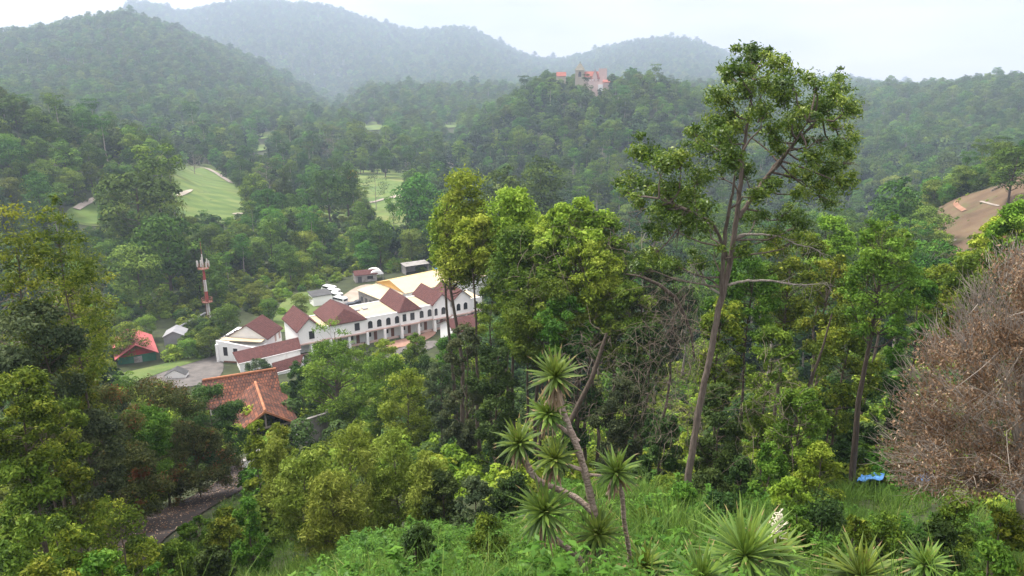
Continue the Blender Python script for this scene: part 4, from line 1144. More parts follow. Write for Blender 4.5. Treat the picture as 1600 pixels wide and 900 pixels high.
# ------------------------------------------------------------------ things on the right: tarpaulins, rails on the cleared hill
def tarps():
    specs = [([(1338, 751), (1346, 743), (1383, 738), (1379, 749)], 'bright blue tarpaulin spread on the ground beyond the grass', 33),
             ([(1428, 752), (1434, 742), (1456, 741), (1462, 752)], 'blue tarpaulin glimpsed through the dead brown tree', 33),
             ([(1580, 745), (1583, 728), (1606, 712), (1610, 735)], 'deep blue tarpaulin behind the right side of the dead tree', 33)]
    rng = np.random.default_rng(5)
    for pix, lab, d in specs:
        P = [at_d(px, py, d + (1.5 if i in (1, 2) else 0)) for i, (px, py) in enumerate(pix)]
        n = 10; u = np.linspace(0, 1, n)
        U, Vv = np.meshgrid(u, u, indexing='ij')
        S = (P[0][None, None] * ((1-U)*(1-Vv))[..., None] + P[3][None, None] * (U*(1-Vv))[..., None] + P[2][None, None] * (U*Vv)[..., None] + P[1][None, None] * ((1-U)*Vv)[..., None])
        S[..., 2] += rng.normal(size=(n, n)) * .05
        c = S.reshape(-1, 3).mean(0)
        V = S.reshape(-1, 3) - c
        V2 = np.concatenate([V, V - [0, 0, .03]])
        i = np.arange(n - 1)[:, None]; j = np.arange(n - 1)[None, :]
        F = np.stack([i*n+j, (i+1)*n+j, (i+1)*n+j+1, i*n+j+1], -1).reshape(-1, 4)
        o = link_mesh('tarpaulin', np_mesh('tarpaulin', V2, np.concatenate([F, F[:, ::-1] + n*n]), M['tarp'], smooth=True))
        o.location = c; tag(o, lab, 'tarpaulin')
tarps()

def rails():
    for pts, lab in (([(1549, 301), (1560, 296), (1574, 289)], 'dark timber rail along the crest of the cleared hill'), ([(1588, 271), (1600, 277), (1612, 282)], 'pale timber rail at the top right of the cleared hill')):
        W = [hit(*p, dmin=120) for p in pts]
        o = W[0]
        t = empty('timber_rail', o, 0, lab, 'railing')
        L_ = [(w - o) for w in W]
        B = MB(); B.tube([tuple(l + [0, 0, 1.0]) for l in L_], .12, 6); B.build('top_rail', M['wood'], t)
        B = MB(); B.tube([tuple(l + [0, 0, .5]) for l in L_], .10, 6); B.build('lower_rail', M['darkgrey'], t)
        for i in range(6):
            q = L_[0] * (1 - i / 5) + L_[-1] * i / 5
            B = MB(); B.box(q[0] - .1, q[0] + .1, q[1] - .1, q[1] + .1, q[2] - .8, q[2] + 1.0); B.build('post', M['wood'], t)
rails()
# ------------------------------------------------------------------ forest trees: kinds shared by copies
def proto_tree(seed, H, W, cb, n, rl, per, leaf, shape, mat, barkm, flat=.75, r0=.28, low=.3, trunk=True, sides=6):
    rng = np.random.default_rng(seed)
    lumps = env_lumps(rng, n, W, H, cb, rl, shape)
    V, F, tint = crown(rng, lumps, per, leaf, .7, up=.35, jit=.24, inner=.16, flat=flat, low=low, droop=.1, tint_l=.19, tint_r=.12, stray=.09)
    cm = np_mesh('crown', V, F, mat, tint)
    tm = None
    if trunk:
        tp = wobble_trunk(rng, H * .82, 6, .02)
        tv, tf = skeleton(rng, tp, r0, lumps, sides, 0, .6)
        tm = np_mesh('trunk', tv, tf, barkm, smooth=True)
    return cm, tm

MID = []
MID.append(proto_tree(11, 14, 11.0, .28, 26, 2.0, 130, .44, 'round', M['mid'], M['bark']))
MID.append(proto_tree(12, 13, 12.5, .38, 26, 2.1, 130, .44, 'dome', M['mid'], M['bark']))
MID.append(proto_tree(13, 16, 9.5, .28, 26, 1.8, 130, .42, 'round', M['mid'], M['bark']))
MID.append(proto_tree(14, 17, 9.0, .50, 18, 1.8, 120, .42, 'dome', M['mid'], M['barkpale']))
MID.append(proto_tree(15, 11, 10.5, .10, 32, 1.7, 130, .42, 'round', M['mid'], M['bark']))
MID.append(proto_tree(16, 19, 8.0, .60, 13, 1.6, 110, .40, 'umbrella', M['mid'], M['barkpale']))
MID.append(proto_tree(17, 15, 8.0, .08, 34, 1.4, 110, .38, 'cone', M['dark'], M['barkdark']))
BAM = proto_tree(18, 11, 9.0, .10, 44, 1.1, 110, .40, 'dome', M['green'], M['bark'], flat=1.3)
LIGHT = proto_tree(19, 13, 10.5, .2, 28, 1.9, 130, .42, 'round', M['midlight'], M['bark'])
FARP = [proto_tree(31 + i, 13, w, cb, 11, 2.5, 46, 1.15, sh, M['far'], None, .8, trunk=False) for i, (w, cb, sh) in enumerate([(11, .2, 'round'), (12.5, .3, 'dome'), (9.5, .15, 'round'), (10, .35, 'dome'), (7.5, .1, 'cone')])]
BUSH = [proto_tree(51 + i, h, w, .0, 22, .62, 60, .26, 'dome', m, None, trunk=False) for i, (h, w, m) in enumerate([(2.6, 4.2, M['green']), (3.2, 3.8, M['dark']), (2.0, 4.0, M['olive']), (2.6, 3.6, M['bright'])])]

def ok_clear(P, H, d, polys):
    """False where a tree of height H at P would stand on, or in front of, a place the photo shows open"""
    r = np.ones(len(P), bool)
    for poly, dm in polys:
        for f in (0.0, .35, .7, .97):
            q = P.copy(); q[:, 2] += H * f
            px, py = project(q)
            r &= ~(inside(poly, px, py) & (d < dm))
    return r

TOWN = [(172, 520), (212, 508), (250, 515), (258, 500), (295, 500), (300, 520), (335, 525), (372, 490), (412, 490), (440, 515), (446, 478), (480, 470), (505, 448), (545, 430), (600, 418), (690, 410), (760, 430), (766, 480), (725, 545), (600, 560), (470, 590), (360, 600), (200, 600), (172, 585)]
FAIR1_VIS = [(268, 262), (330, 260), (360, 288), (388, 305), (388, 332), (345, 338), (300, 330), (268, 332)]
FAIR2_VIS = [(550, 252), (583, 248), (592, 262), (630, 274), (630, 318), (645, 345), (612, 350), (590, 338), (575, 320), (562, 300), (556, 275)]
CLEAR = [(TOWN, 235), (FAIR1_VIS, 520), (FAIR2_VIS, 480), ([(472, 308), (500, 302), (545, 316), (560, 334), (572, 350), (545, 356), (508, 350), (500, 334), (476, 326)], 350), (FAIR3, 360), (HILL[:4] + [(1590, 288), (1600, 330)] + HILL[-4:], 270),
         ([(300, 372), (318, 372), (332, 500), (316, 500)], 185), ([(868, 96), (958, 96), (956, 130), (944, 141), (920, 128), (880, 122), (868, 118)], 708),
         ([(1560, 270), (1610, 262), (1610, 300), (1540, 310)], 255)] + [(q, 900) for q in FARCLEAR] + [([(684, 234), (700, 236), (716, 260), (700, 256)], 620)]
frng = np.random.default_rng(77)
def scatter(d0, d1, cell, az0=-46, az1=46):
    """jittered points over a sector, about one per cell metres square"""
    out = []
    d = d0
    while d < d1:
        c = cell(d)
        n = max(1, int(math.radians(az1 - az0) * d / c))
        a = np.radians(az0 + (az1 - az0) * (np.arange(n) + frng.random(n)) / n)
        dd = d + frng.random(n) * c
        out.append(np.stack([dd * np.sin(a), dd * np.cos(a)], 1))
        d += c
    P = np.concatenate(out)
    return np.concatenate([P, g(P[:, 0], P[:, 1])[:, None]], 1)

# --- mid forest 105-520 m
P = scatter(105, 520, lambda d: 7.2 + d * .004)
d = np.hypot(P[:, 0], P[:, 1])
az = np.degrees(np.arctan2(P[:, 0], P[:, 1]))
n = len(P)
sc = frng.uniform(.7, 1.15, n)
# lower growth in the valley around the golf course, taller on the hills
kindv = frng.choice([0, 1, 2, 3, 4, 5, 6, 7], n, p=[.22, .2, .18, .1, .14, .04, .05, .07])
bamb = (az < -24) & (d > 250) & (d < 345) & (frng.random(n) < .6)
kindv[bamb] = 7
HM = np.array([14, 13, 16, 17, 11, 19, 15, 11.])[kindv] * sc
keep = ok_clear(P, HM, d, CLEAR)
for f in (.62, .4):                                   # where a full tree would hide an open place, a smaller one may stand
    again = ~keep & ok_clear(P, HM * f, d, CLEAR)
    sc[again] *= f; HM[again] *= f; keep |= again
town_zone = (d > 128) & (d < 232) & (az > -33) & (az < -2)
keep &= ~(town_zone & (frng.random(n) < .75))
lt = frng.random(n)
kindv[((az > 13) & (d < 340) & (lt < .6)) | ((d < 260) & (az < -5) & (lt < .22)) | (lt < .09)] = 8
_px, _ = project(P + [0, 0, 10.])
kindv[(kindv == 8) & (_px > 285) & (_px < 335) & (d < 265)] = 6
HM = np.array([14, 13, 16, 17, 11, 19, 15, 11, 13.])[kindv] * sc
hill_zone = inside(np.array([(hit(*p)[0], hit(*p)[1]) for p in HILL]), P[:, 0], P[:, 1])
keep &= ~hill_zone
P, d, az, sc, kindv, HM = P[keep], d[keep], az[keep], sc[keep], kindv[keep], HM[keep]

# which of them show most in the photo: paint crowns near to far on a coarse grid
def visible_cells(P, HM, d):
    GW, GH = 400, 225
    buf = np.zeros((GH, GW), bool)
    yy, xx = np.mgrid[0:GH, 0:GW]
    # foreground already blocks these parts of the view
    for poly in FOREBLOCK: buf |= inside(poly, xx * 4.0, yy * 4.0)
    vis = np.zeros(len(P), int)
    for i in np.argsort(d):
        q = P[i] + [0, 0, HM[i] * .6]
        px, py = project(q)
        r = HM[i] * .36 * FOC / d[i] / 4
        x0, x1, y0, y1 = int(px / 4 - r) , int(px / 4 + r) + 1, int(py / 4 - r), int(py / 4 + r * 1.2) + 1
        x0, y0 = max(0, x0), max(0, y0); x1, y1 = min(GW, x1), min(GH, y1)
        if x0 >= x1 or y0 >= y1: continue
        s = buf[y0:y1, x0:x1]
        vis[i] = (~s).sum(); s[:] = True
    return vis
FOREBLOCK = [[(0, 290), (130, 300), (180, 480), (180, 600), (390, 640), (480, 580), (560, 530), (690, 560), (680, 270), (760, 250), (980, 300), (980, 240), (1150, 60), (1340, 130), (1320, 330), (1400, 330), (1450, 400), (1600, 300), (1600, 900), (0, 900)]]
vis = visible_cells(P, HM, d)
order = np.argsort(-vis)
N_IND = 235
ind = order[:N_IND]
rest = np.setdiff1d(np.arange(len(P)), ind)

def region(i):
    px, py = project(P[i])
    if az[i] > 12: return 'trees in the right-hand valley', 'below the right ridge'
    if az[i] > -3: return 'trees on the castle hill', 'on the flank of the castle hill'
    if d[i] > 330 and az[i] > -22: return 'trees around the fairways', 'among the golf fairways'
    if az[i] < -22 and d[i] > 225: return 'trees on the left foothill', 'on the wooded foothill at the left'
    return 'trees behind the town', 'in the wood behind the white terrace and mast'
KN = ['rounded dark green tree', 'wide-crowned green tree', 'tall oval green tree', 'tall tree with pale trunk', 'low bushy green tree', 'tall thin tree with flat top', 'dark conical tree', 'pale feathery bamboo clump', 'light green rounded tree']
KNAME = ['forest_tree', 'forest_tree', 'forest_tree', 'forest_tree', 'forest_tree', 'emergent_tree', 'conifer_tree', 'bamboo_clump', 'forest_tree']
def put_tree(kind, p, s, rz, name, label, cat, group):
    cm, tm = (MID + [BAM, LIGHT])[kind]
    t = empty(name, p, rz, label, cat, group)
    t.scale = (s * frng.uniform(.92, 1.1), s * frng.uniform(.92, 1.1), s)
    link_mesh('crown', cm, t); link_mesh('trunk', tm, t)
    return t
for i in ind:
    k = int(kindv[i]); grp, where = region(i)
    put_tree(k, P[i] - [0, 0, .3], float(sc[i]), float(frng.random() * 6.28), KNAME[k], KN[k] + ' ' + where, 'bamboo' if k == 7 else 'tree', grp + ': ' + KN[k])

# trees the photo singles out, by place: (px of trunk, distance, py of top, kind, label)
FEATURE = [(352, 225, 392, 5, 'slender pale tree right of the mast with small open crown'), (238, 262, 222, 5, 'layered dark tree at the left edge of the main fairway'), (262, 300, 240, 5, 'layered dark tree with flat tiers touching the fairway'),
           (205, 250, 262, 1, 'broad dark tree left of the sand bunker'), (250, 215, 330, 1, 'huge domed tree in front of the main fairway'), (300, 212, 350, 6, 'dark tree behind the tip of the mast'), (205, 205, 375, 8, 'bright round tree left of the mast'), 
           (395, 340, 268, 0, 'round green tree on the right edge of the main fairway'), (440, 330, 250, 6, 'dark pointed tree between the two fairways'), (425, 262, 325, 5, 'tall bare-trunked tree below the pointed dark tree'), (482, 250, 320, 5, 'tall bare-trunked tree in front of the far fairway'),
           (540, 330, 255, 2, 'tall layered tree at the near edge of the far fairway'), (614, 258, 305, 5, 'lone tall tree with pale trunk in front of the far fairway'), (655, 270, 268, 0, 'big rounded tree at the right end of the far fairway'), (600, 470, 227, 0, 'round dark tree standing on the far fairway'),
           (500, 262, 340, 3, 'pale-trunked tree with thin crown at the wood edge'), (555, 300, 330, 6, 'dark palm-like bushy tree before the far fairway'), (788, 230, 255, 2, 'olive crowned tree above the bright leafy trees'), (845, 260, 240, 2, 'dark tree right of the olive crowned tree'),
           (1510, 262, 262, 6, 'dark conifer beside the cleared hill'), (1592, 225, 225, 1, 'dark tree on the crest at the right edge'), (1410, 215, 272, 2, 'pale green feathery tree left of the conifer'), (1482, 262, 285, 4, 'low bushy tree at the foot of the conifer'), (1612, 240, 232, 3, 'tall dark tree at the far right edge'),
           (1471, 196, 358, 4, 'small lone tree on the cleared slope'),
           (455, 300, 300, 0, 'dark round tree left of the pale path between the fairways'), (510, 318, 262, 1, 'wide dark tree between the fairways'), (415, 300, 292, 1, 'spreading tree at the lower right edge of the main fairway'), (475, 420, 262, 0, 'rounded tree in the middle of the golf valley'), (385, 430, 248, 0, 'round dark tree at the upper right of the main fairway'), (370, 400, 262, 2, 'oval green tree right of the fairway path'), (640, 330, 290, 4, 'low dark tree at the right side of the far fairway'),
           (470, 190, 455, 8, 'bright bushy tree on the meadow behind the white house'), (395, 200, 440, 8, 'thin tree in the scrub behind the white house'), (350, 178, 470, 8, 'leafy bush tree between mast and white house'), (440, 215, 435, 8, 'light green bushy tree at the back of the meadow'), (325, 166, 508, 4, 'small bushy tree at the foot of the mast'), (290, 166, 525, 8, 'small grey-green tree between cabin and white house'), 
           (668, 203, 432, 8, 'small green tree beside the cream roof of the hall'), (418, 188, 462, 8, 'spreading olive tree on the scrubby meadow'), (225, 185, 488, 8, 'dark bushy tree behind the red shed'), (195, 170, 500, 4, 'olive bushy tree left of the red shed'), (530, 238, 415, 0, 'round tree at the near edge of the wood beyond the vans'), (480, 235, 400, 8, 'wide green tree at the near edge of the wood')]
for px, dd, pyt, k, lab in FEATURE:
    top = at_d(px, pyt, dd); base = np.array([top[0], top[1], float(g(top[0], top[1]))])
    H = top[2] - base[2]
    s = H / [14, 13, 16, 17, 11, 19, 15, 11, 13][k]
    put_tree(k, base - [0, 0, .3], max(.3, s), frng.random() * 6.28, KNAME[k], lab, 'tree', None)

# a flame-flowered tree and bare greyish trees by the fairways
def special(px, dd, pyt, wpx, mat, label, name, per=60, cb=.35, leaf=.4, bk='barkpale', tw=2):
    top = at_d(px, pyt, dd); z = float(g(top[0], top[1])); H = top[2] - z
    rng = np.random.default_rng(int(px * 7 + pyt)); W = wpx * dd / FOC
    l = env_lumps(rng, 26, W, H, cb, W * .11, 'dome')
    t = empty(name, (top[0], top[1], z), 0, label, 'tree')
    if per:
        V, F, ti = crown(rng, l, per, leaf, .6, flat=.7)
        link_mesh('crown', np_mesh('crown', V, F, mat, ti), t)
    V, F = skeleton(rng, wobble_trunk(rng, H * .8, 6, .02), .22 if per else .3, l, 6, tw)
    link_mesh('trunk', np_mesh('trunk', V, F, M[bk], smooth=True), t)
M['orange'] = leaf_mat('orange_blossom', [(0, (0.10, 0.12, 0.03)), (0.5, (0.40, 0.23, 0.03)), (1, (0.50, 0.31, 0.04))], var=0.05, hue=0.01)
M['mauve'] = leaf_mat('greyish_mauve_crown', [(0, (0.10, 0.085, 0.065)), (1, (0.19, 0.16, 0.125))])
special(548, 335, 262, 22, M['orange'], 'tree with orange blossom at the far fairway', 'flowering_tree', 60, .75)
special(412, 345, 250, 46, M['mauve'], 'greyish half-bare tree right of the main fairway', 'bare_tree', 22, .35)
special(520, 520, 205, 44, M['mauve'], 'pale half-bare tree in the upper valley', 'bare_tree', 22, .35, .6)
special(585, 352, 268, 52, M['greygreen'], 'spreading pale flowering tree beside the far fairway path', 'pale_tree', 40, .4)
special(300, 440, 235, 44, M['mauve'], 'bare grey tree above the top of the main fairway', 'bare_tree', 14, .3)
special(1020, 120, 308, 60, M['mauve'], 'bare white-trunked tree behind the tall centre tree', 'bare_tree', 8, .35, .3)

# --- the rest of the wood: ONE mass
PF = scatter(520, 4100, lambda d: 8.2 + (d - 520) * .0040)
df = np.hypot(PF[:, 0], PF[:, 1])
scf = frng.uniform(.6, 1.5, len(PF)) * (1 + np.clip((df - 900) / 3000, 0, 1.0))
# leave out the slopes that face away beyond the ridges
rr = 1 - 12 / df
slope_away = (g(PF[:, 0] * 1.02, PF[:, 1] * 1.02) / (df * 1.02)) - (PF[:, 2] / df) < -0.004
kf = ok_clear(PF, 13 * scf, df, CLEAR)
again = ~kf & ok_clear(PF, 13 * scf * .45, df, CLEAR); scf[again] *= .45; kf |= again
kf &= ~(slope_away & (frng.random(len(PF)) < .8))
PF, df, scf = PF[kf], df[kf], scf[kf]
vidf = 9 + frng.integers(0, len(FARP), len(PF))
vidr = kindv[rest].copy()
ALLP = np.concatenate([P[rest], PF]); ALLS = np.concatenate([sc[rest], scf]); ALLV = np.concatenate([vidr, vidf])
near_far = (df < 720) & (frng.random(len(PF)) < .55)
ALLV[len(rest):][near_far] = frng.choice([0, 1, 2, 3, 4, 5, 6, 8], near_far.sum(), p=[.2, .18, .16, .12, .12, .07, .05, .1])
emerge = frng.random(len(PF)) < .035
ALLS[len(rest):][emerge] *= 1.4

def instance_mass(name, P, S, Vid, meshes, label=None, tilt=0.0):
    """one object: meshes set out over points by a node group"""
    me = bpy.data.meshes.new(name)
    me.vertices.add(len(P)); me.vertices.foreach_set('co', np.ascontiguousarray(P, dtype=np.float32).ravel())
    for nm, arr, ty in (('size', S, 'FLOAT'), ('turn', frng.random(len(P)) * 6.283, 'FLOAT'), ('which', Vid, 'INT')):
        a = me.attributes.new(nm, ty, 'POINT')
        a.data.foreach_set('value', np.ascontiguousarray(arr, dtype=np.float32 if ty == 'FLOAT' else np.int32))
    o = link_mesh(name, me)
    ng = bpy.data.node_groups.new(name, 'GeometryNodeTree')
    ng.interface.new_socket('Geometry', in_out='INPUT', socket_type='NodeSocketGeometry')
    ng.interface.new_socket('Geometry', in_out='OUTPUT', socket_type='NodeSocketGeometry')
    N = ng.nodes.new
    gi, go = N('NodeGroupInput'), N('NodeGroupOutput')
    ip = N('GeometryNodeInstanceOnPoints')
    jn = N('GeometryNodeJoinGeometry')
    for k, m in enumerate(meshes):                    # join lists its links last first
        src = bpy.data.objects.new(name + '_source', m)
        oi = N('GeometryNodeObjectInfo'); oi.inputs['Object'].default_value = src; oi.inputs['As Instance'].default_value = True
        ng.links.new(oi.outputs['Geometry'], jn.inputs[0])
    def attr(nm, ty):
        a = N('GeometryNodeInputNamedAttribute'); a.data_type = ty; a.inputs['Name'].default_value = nm
        return [q for q in a.outputs if q.enabled][0]
    cx = N('ShaderNodeCombineXYZ'); ng.links.new(attr('turn', 'FLOAT'), cx.inputs['Z'])
    ng.links.new(gi.outputs[0], ip.inputs['Points']); ng.links.new(jn.outputs[0], ip.inputs['Instance'])
    ip.inputs['Pick Instance'].default_value = True
    ng.links.new(attr('which', 'INT'), ip.inputs['Instance Index'])
    ng.links.new(cx.outputs[0], ip.inputs['Rotation']); ng.links.new(attr('size', 'FLOAT'), ip.inputs['Scale'])
    ng.links.new(ip.outputs[0], go.inputs[0])
    md = o.modifiers.new('set_out', 'NODES'); md.node_group = ng
    return tag(o, label, kind='stuff')

def joined(pair):
    """crown and trunk of a kind as one mesh with two materials, for the mass"""
    cm, tm = pair
    if tm is None: return cm
    bm = bmesh.new(); bm.from_mesh(cm)
    nf = len(bm.faces); bm.from_mesh(tm)
    bm.faces.ensure_lookup_table()
    for f in bm.faces[nf:]: f.material_index = 1
    me = bpy.data.meshes.new('forest_kind'); bm.to_mesh(me); bm.free()
    me.materials.append(cm.materials[0]); me.materials.append(tm.materials[0])
    return me
KINDM = [joined(p) for p in MID + [BAM, LIGHT]] + [c for c, _ in FARP]
instance_mass('forest', ALLP - [0, 0, .5], ALLS, ALLV, KINDM, 'dense rainforest covering the far hills and valley')

# --- scrub on the slope between the bank and the town
PU = scatter(31, 420, lambda d: 2.5 + d * .0065, -48, 48)
du = np.hypot(PU[:, 0], PU[:, 1])
azu = np.degrees(np.arctan2(PU[:, 0], PU[:, 1]))
su = frng.uniform(.5, 1.25, len(PU)) * np.clip(.45 + du / 90, .5, 1.35)
vu = frng.choice([0, 1, 2, 3], len(PU), p=[.38, .34, .18, .10])
LANE = np.array([hit(*p)[:2] for p in [(160, 900), (215, 842), (262, 810), (310, 785), (350, 766), (385, 742), (405, 715)]])
ld = np.min(np.linalg.norm(PU[:, None, :2] - np.concatenate([LANE[:-1] * (1 - t) + LANE[1:] * t for t in np.linspace(0, 1, 8)])[None], axis=2), axis=1)
hill_in = inside(np.array([hit(*p)[:2] for p in HILL]), PU[:, 0], PU[:, 1])
BUILT = [[(175, 515), (250, 510), (252, 582), (175, 592)], [(252, 500), (292, 500), (292, 533), (252, 536)], [(318, 440), (334, 440), (336, 478), (318, 478)],
         [(335, 525), (372, 490), (412, 490), (440, 515), (478, 520), (478, 560), (470, 590), (420, 600), (345, 600)], [(205, 588), (250, 573), (345, 553), (352, 600), (250, 612)],
         [(446, 478), (470, 470), (508, 466), (505, 450), (548, 432), (552, 424), (600, 418), (690, 410), (760, 430), (766, 480), (725, 545), (600, 560), (500, 575)]]
MEADOW = [(428, 502), (440, 470), (480, 452), (522, 458), (530, 476), (505, 492), (455, 520), (432, 520)]
ku = ok_clear(PU, 2.2 * su, du, [(b, 232) for b in BUILT]) & (ld > 3.4)
ku &= ok_clear(PU, 1.5 * su, du, [(MEADOW, 232)]) | (frng.random(len(PU)) < .12)
ku &= ok_clear(PU, 2.4 * su, du, [([(222, 848), (262, 812), (350, 770), (392, 750), (400, 765), (330, 812), (245, 850)], 45)])
ku &= ~((du < 30) & (azu > 18))
ku &= ok_clear(PU, 1.0 * su, du, [([(325, 590), (400, 575), (412, 620), (470, 645), (508, 640), (508, 690), (385, 690), (340, 640)], 84)])
ku &= ok_clear(PU, 2.4 * su, du, [([(1325, 735), (1400, 730), (1400, 760), (1325, 760)], 34), (HILL, 270), (FAIR1_VIS, 520), (FAIR2_VIS, 480), (FAIR3, 360)])
ku |= hill_in & (frng.random(len(PU)) < .22)
su = np.where(hill_in, su * .28, su)
instance_mass('undergrowth', (PU - [0, 0, .25])[ku], su[ku], vu[ku], [c for c, _ in BUSH], 'mixed scrub and low bushes covering the slope')
# ------------------------------------------------------------------ trees of the near slope, each with its own branches and leaves
def near_tree(px, dd, pyt, wpx, mat, label, shape='round', cb=.25, n=34, per=150, leaf=.17, aspect=.45, bk='bark', name='tree', trunk_px=None, rl=None, flat=.75, r0=None, pyb=None, droop=.4, up=.35, inner=.45, cat='tree', group=None, lowf=.45, twigs=1):
    """px, pyt, wpx: middle, top and width of the crown as seen; dd: its distance; pyb: where the crown ends below"""
    top = at_d(px, pyt, dd)
    tx = trunk_px if trunk_px is not None else px
    b = at_d(tx, 700, dd)
    base = np.array([b[0], b[1], float(g(b[0], b[1]))]) if trunk_px is not None else np.array([top[0], top[1], float(g(top[0], top[1]))])
    H = max(.8, top[2] - base[2])
    if pyb is not None:
        cb = max(.02, min(.85, (at_d(px, pyb, dd)[2] - base[2]) / H))
    W = wpx * dd / FOC
    rng = np.random.default_rng(int(px * 31 + pyt * 7 + dd))
    n = int(n * 1.3); per = int(per * 1.6); leaf *= 1.12; twigs = min(twigs, 1)
    lean = (top - base)[:2]
    r = (rl or min(W, H * (1 - cb)) * (2.3 / n) ** .5 * .42) * 1.22
    l = env_lumps(rng, n, W, H, cb, r, shape)
    lz = (l[:, 2] / H)
    l[:, 0] += lean[0] * lz; l[:, 1] += lean[1] * lz
    t = empty(name, base, 0, label, cat, group)
    V, F, ti = crown(rng, l, per, leaf, aspect, up=up, inner=inner, flat=flat, droop=droop, low=lowf, stray=.24)
    link_mesh('crown', np_mesh('crown', V, F, M[mat], ti), t)
    tp = wobble_trunk(rng, H * .86, 8, .018, lean * .86)
    V, F = skeleton(rng, tp, r0 or max(.05, H * .009), l, 7, twigs)
    link_mesh('trunk', np_mesh('trunk', V, F, M[bk], smooth=True), t)
    return t

NT = near_tree
# left edge
NT(75, 37, 288, 110, 'olive', 'tall slender olive tree with sparse feathery crown at the left edge', 'column', .2, 36, 66, .15, bk='bark', inner=.9, pyb=600, rl=.55, r0=.09)
NT(115, 44, 365, 100, 'olive', 'olive tree right of the slender tree, above the red shed', 'round', .2, 28, 66, .15, inner=.9, pyb=590, rl=.6, r0=.09)
NT(15, 34, 312, 90, 'olive', 'yellow-green tree cut by the left edge of the photo', 'round', .2, 27, 71, .15, inner=.9, pyb=600, rl=.6, r0=.09)
NT(40, 33, 470, 150, 'greygreen', 'grey-green bushy tree in front of the slender olive tree', 'round', .1, 36, 130, .15, pyb=650)
NT(118, 52, 470, 70, 'olive', 'small olive tree whose crown reaches the left side of the red shed', 'round', .2, 30, 120, .17, pyb=590)
NT(95, 38, 545, 120, 'olive', 'low dense olive tree beneath the slender tree', 'round', .1, 36, 140, .15, pyb=680)
NT(15, 26, 575, 130, 'olive', 'dense olive crown at the left edge halfway down', 'round', .1, 36, 150, .12, pyb=760)
NT(60, 29, 610, 120, 'olive', 'olive bushy tree in front of the trunks at the left', 'round', .06, 40, 140, .12, pyb=770, r0=.08)
NT(135, 33, 640, 110, 'greygreen', 'grey-green bushy tree left of the russet trees', 'round', .06, 40, 140, .13, pyb=790, r0=.08)
# russet mass above the lane
NT(140, 44, 596, 150, 'russet', 'russet-flecked dark tree left of the lane', 'round', .1, 44, 190, .15, pyb=790, aspect=.4)
NT(235, 50, 590, 170, 'russet', 'large russet-flecked tree above the middle of the lane', 'round', .1, 50, 200, .15, pyb=780, aspect=.4)
NT(325, 62, 600, 120, 'dark', 'dense dark green tree beside the tiled house', 'round', .08, 50, 190, .17, pyb=760, aspect=.5)
NT(300, 50, 665, 150, 'russet', 'low russet-green tree overhanging the lane', 'dome', .05, 40, 180, .15, pyb=775, aspect=.4)
NT(180, 40, 690, 150, 'russet', 'low dark tree at the outer edge of the lane', 'dome', .05, 40, 180, .14, pyb=810, aspect=.4)
NT(70, 36, 650, 130, 'russet', 'dull reddish tree at the far left above the yellowish shrub', 'round', .1, 40, 180, .13, pyb=820, aspect=.4)
NT(770, 62, 435, 80, 'green', 'green tree standing in front of the right end of the terrace', 'round', .1, 42, 150, .2, pyb=650)
NT(735, 68, 512, 80, 'green', 'green tree below the small white house', 'round', .08, 42, 150, .2, pyb=680)
NT(690, 60, 560, 80, 'greygreen', 'grey-green tree left of the dense tree by the yuccas', 'round', .08, 40, 150, .18, pyb=700)
for px, dd, pt, w, m, lab in [(305, 34, 812, 80, 'green', 'green shrub on the grassy bank right beside the lane'), (350, 31, 792, 80, 'olive', 'olive shrub on the grassy bank near the lime bushes'), (268, 28, 846, 90, 'green', 'green shrub low on the grassy bank of the lane'),
                          (212, 26, 838, 90, 'olive', 'olive shrub hiding the near end of the lane'), (330, 24, 850, 80, 'dark', 'dark shrub on the bank between lane and weeds'), (240, 22, 872, 80, 'green', 'leafy shrub at the bottom edge beside the lane')]:
    NT(px, dd, pt, w, m, lab, 'dome', .04, 34, 120, .11, cat='shrub', name='shrub')
# bottom left
NT(30, 25, 690, 130, 'green', 'green shrub tree hiding the trunks at the left edge', 'dome', .04, 40, 140, .12, cat='shrub', name='shrub')
NT(110, 28, 715, 110, 'olive', 'olive shrub tree beside the outer edge of the lane', 'dome', .04, 40, 140, .12, cat='shrub', name='shrub')
NT(200, 45, 640, 150, 'green', 'mid green tree among the russet-flecked trees', 'round', .08, 46, 180, .15, pyb=770)
NT(170, 25, 775, 120, 'olive', 'thin half-bare shrub with yellow leaves by the lane', 'dome', .2, 26, 60, .12, bk='twig', cat='shrub', name='shrub', twigs=3)
NT(95, 21, 790, 110, 'olive', 'yellow-green shrub low in the left corner', 'dome', .1, 30, 110, .11, cat='shrub', name='shrub')
NT(20, 19, 800, 110, 'green', 'mid green shrub in the bottom left corner', 'dome', .1, 30, 120, .11, cat='shrub', name='shrub')
NT(150, 17, 850, 110, 'green', 'leafy green bush at the bottom edge left of the grass', 'dome', .05, 26, 120, .10, cat='shrub', name='shrub')
NT(60, 15, 865, 130, 'olive', 'olive bush at the bottom edge of the photo', 'dome', .05, 26, 110, .09, cat='shrub', name='shrub')
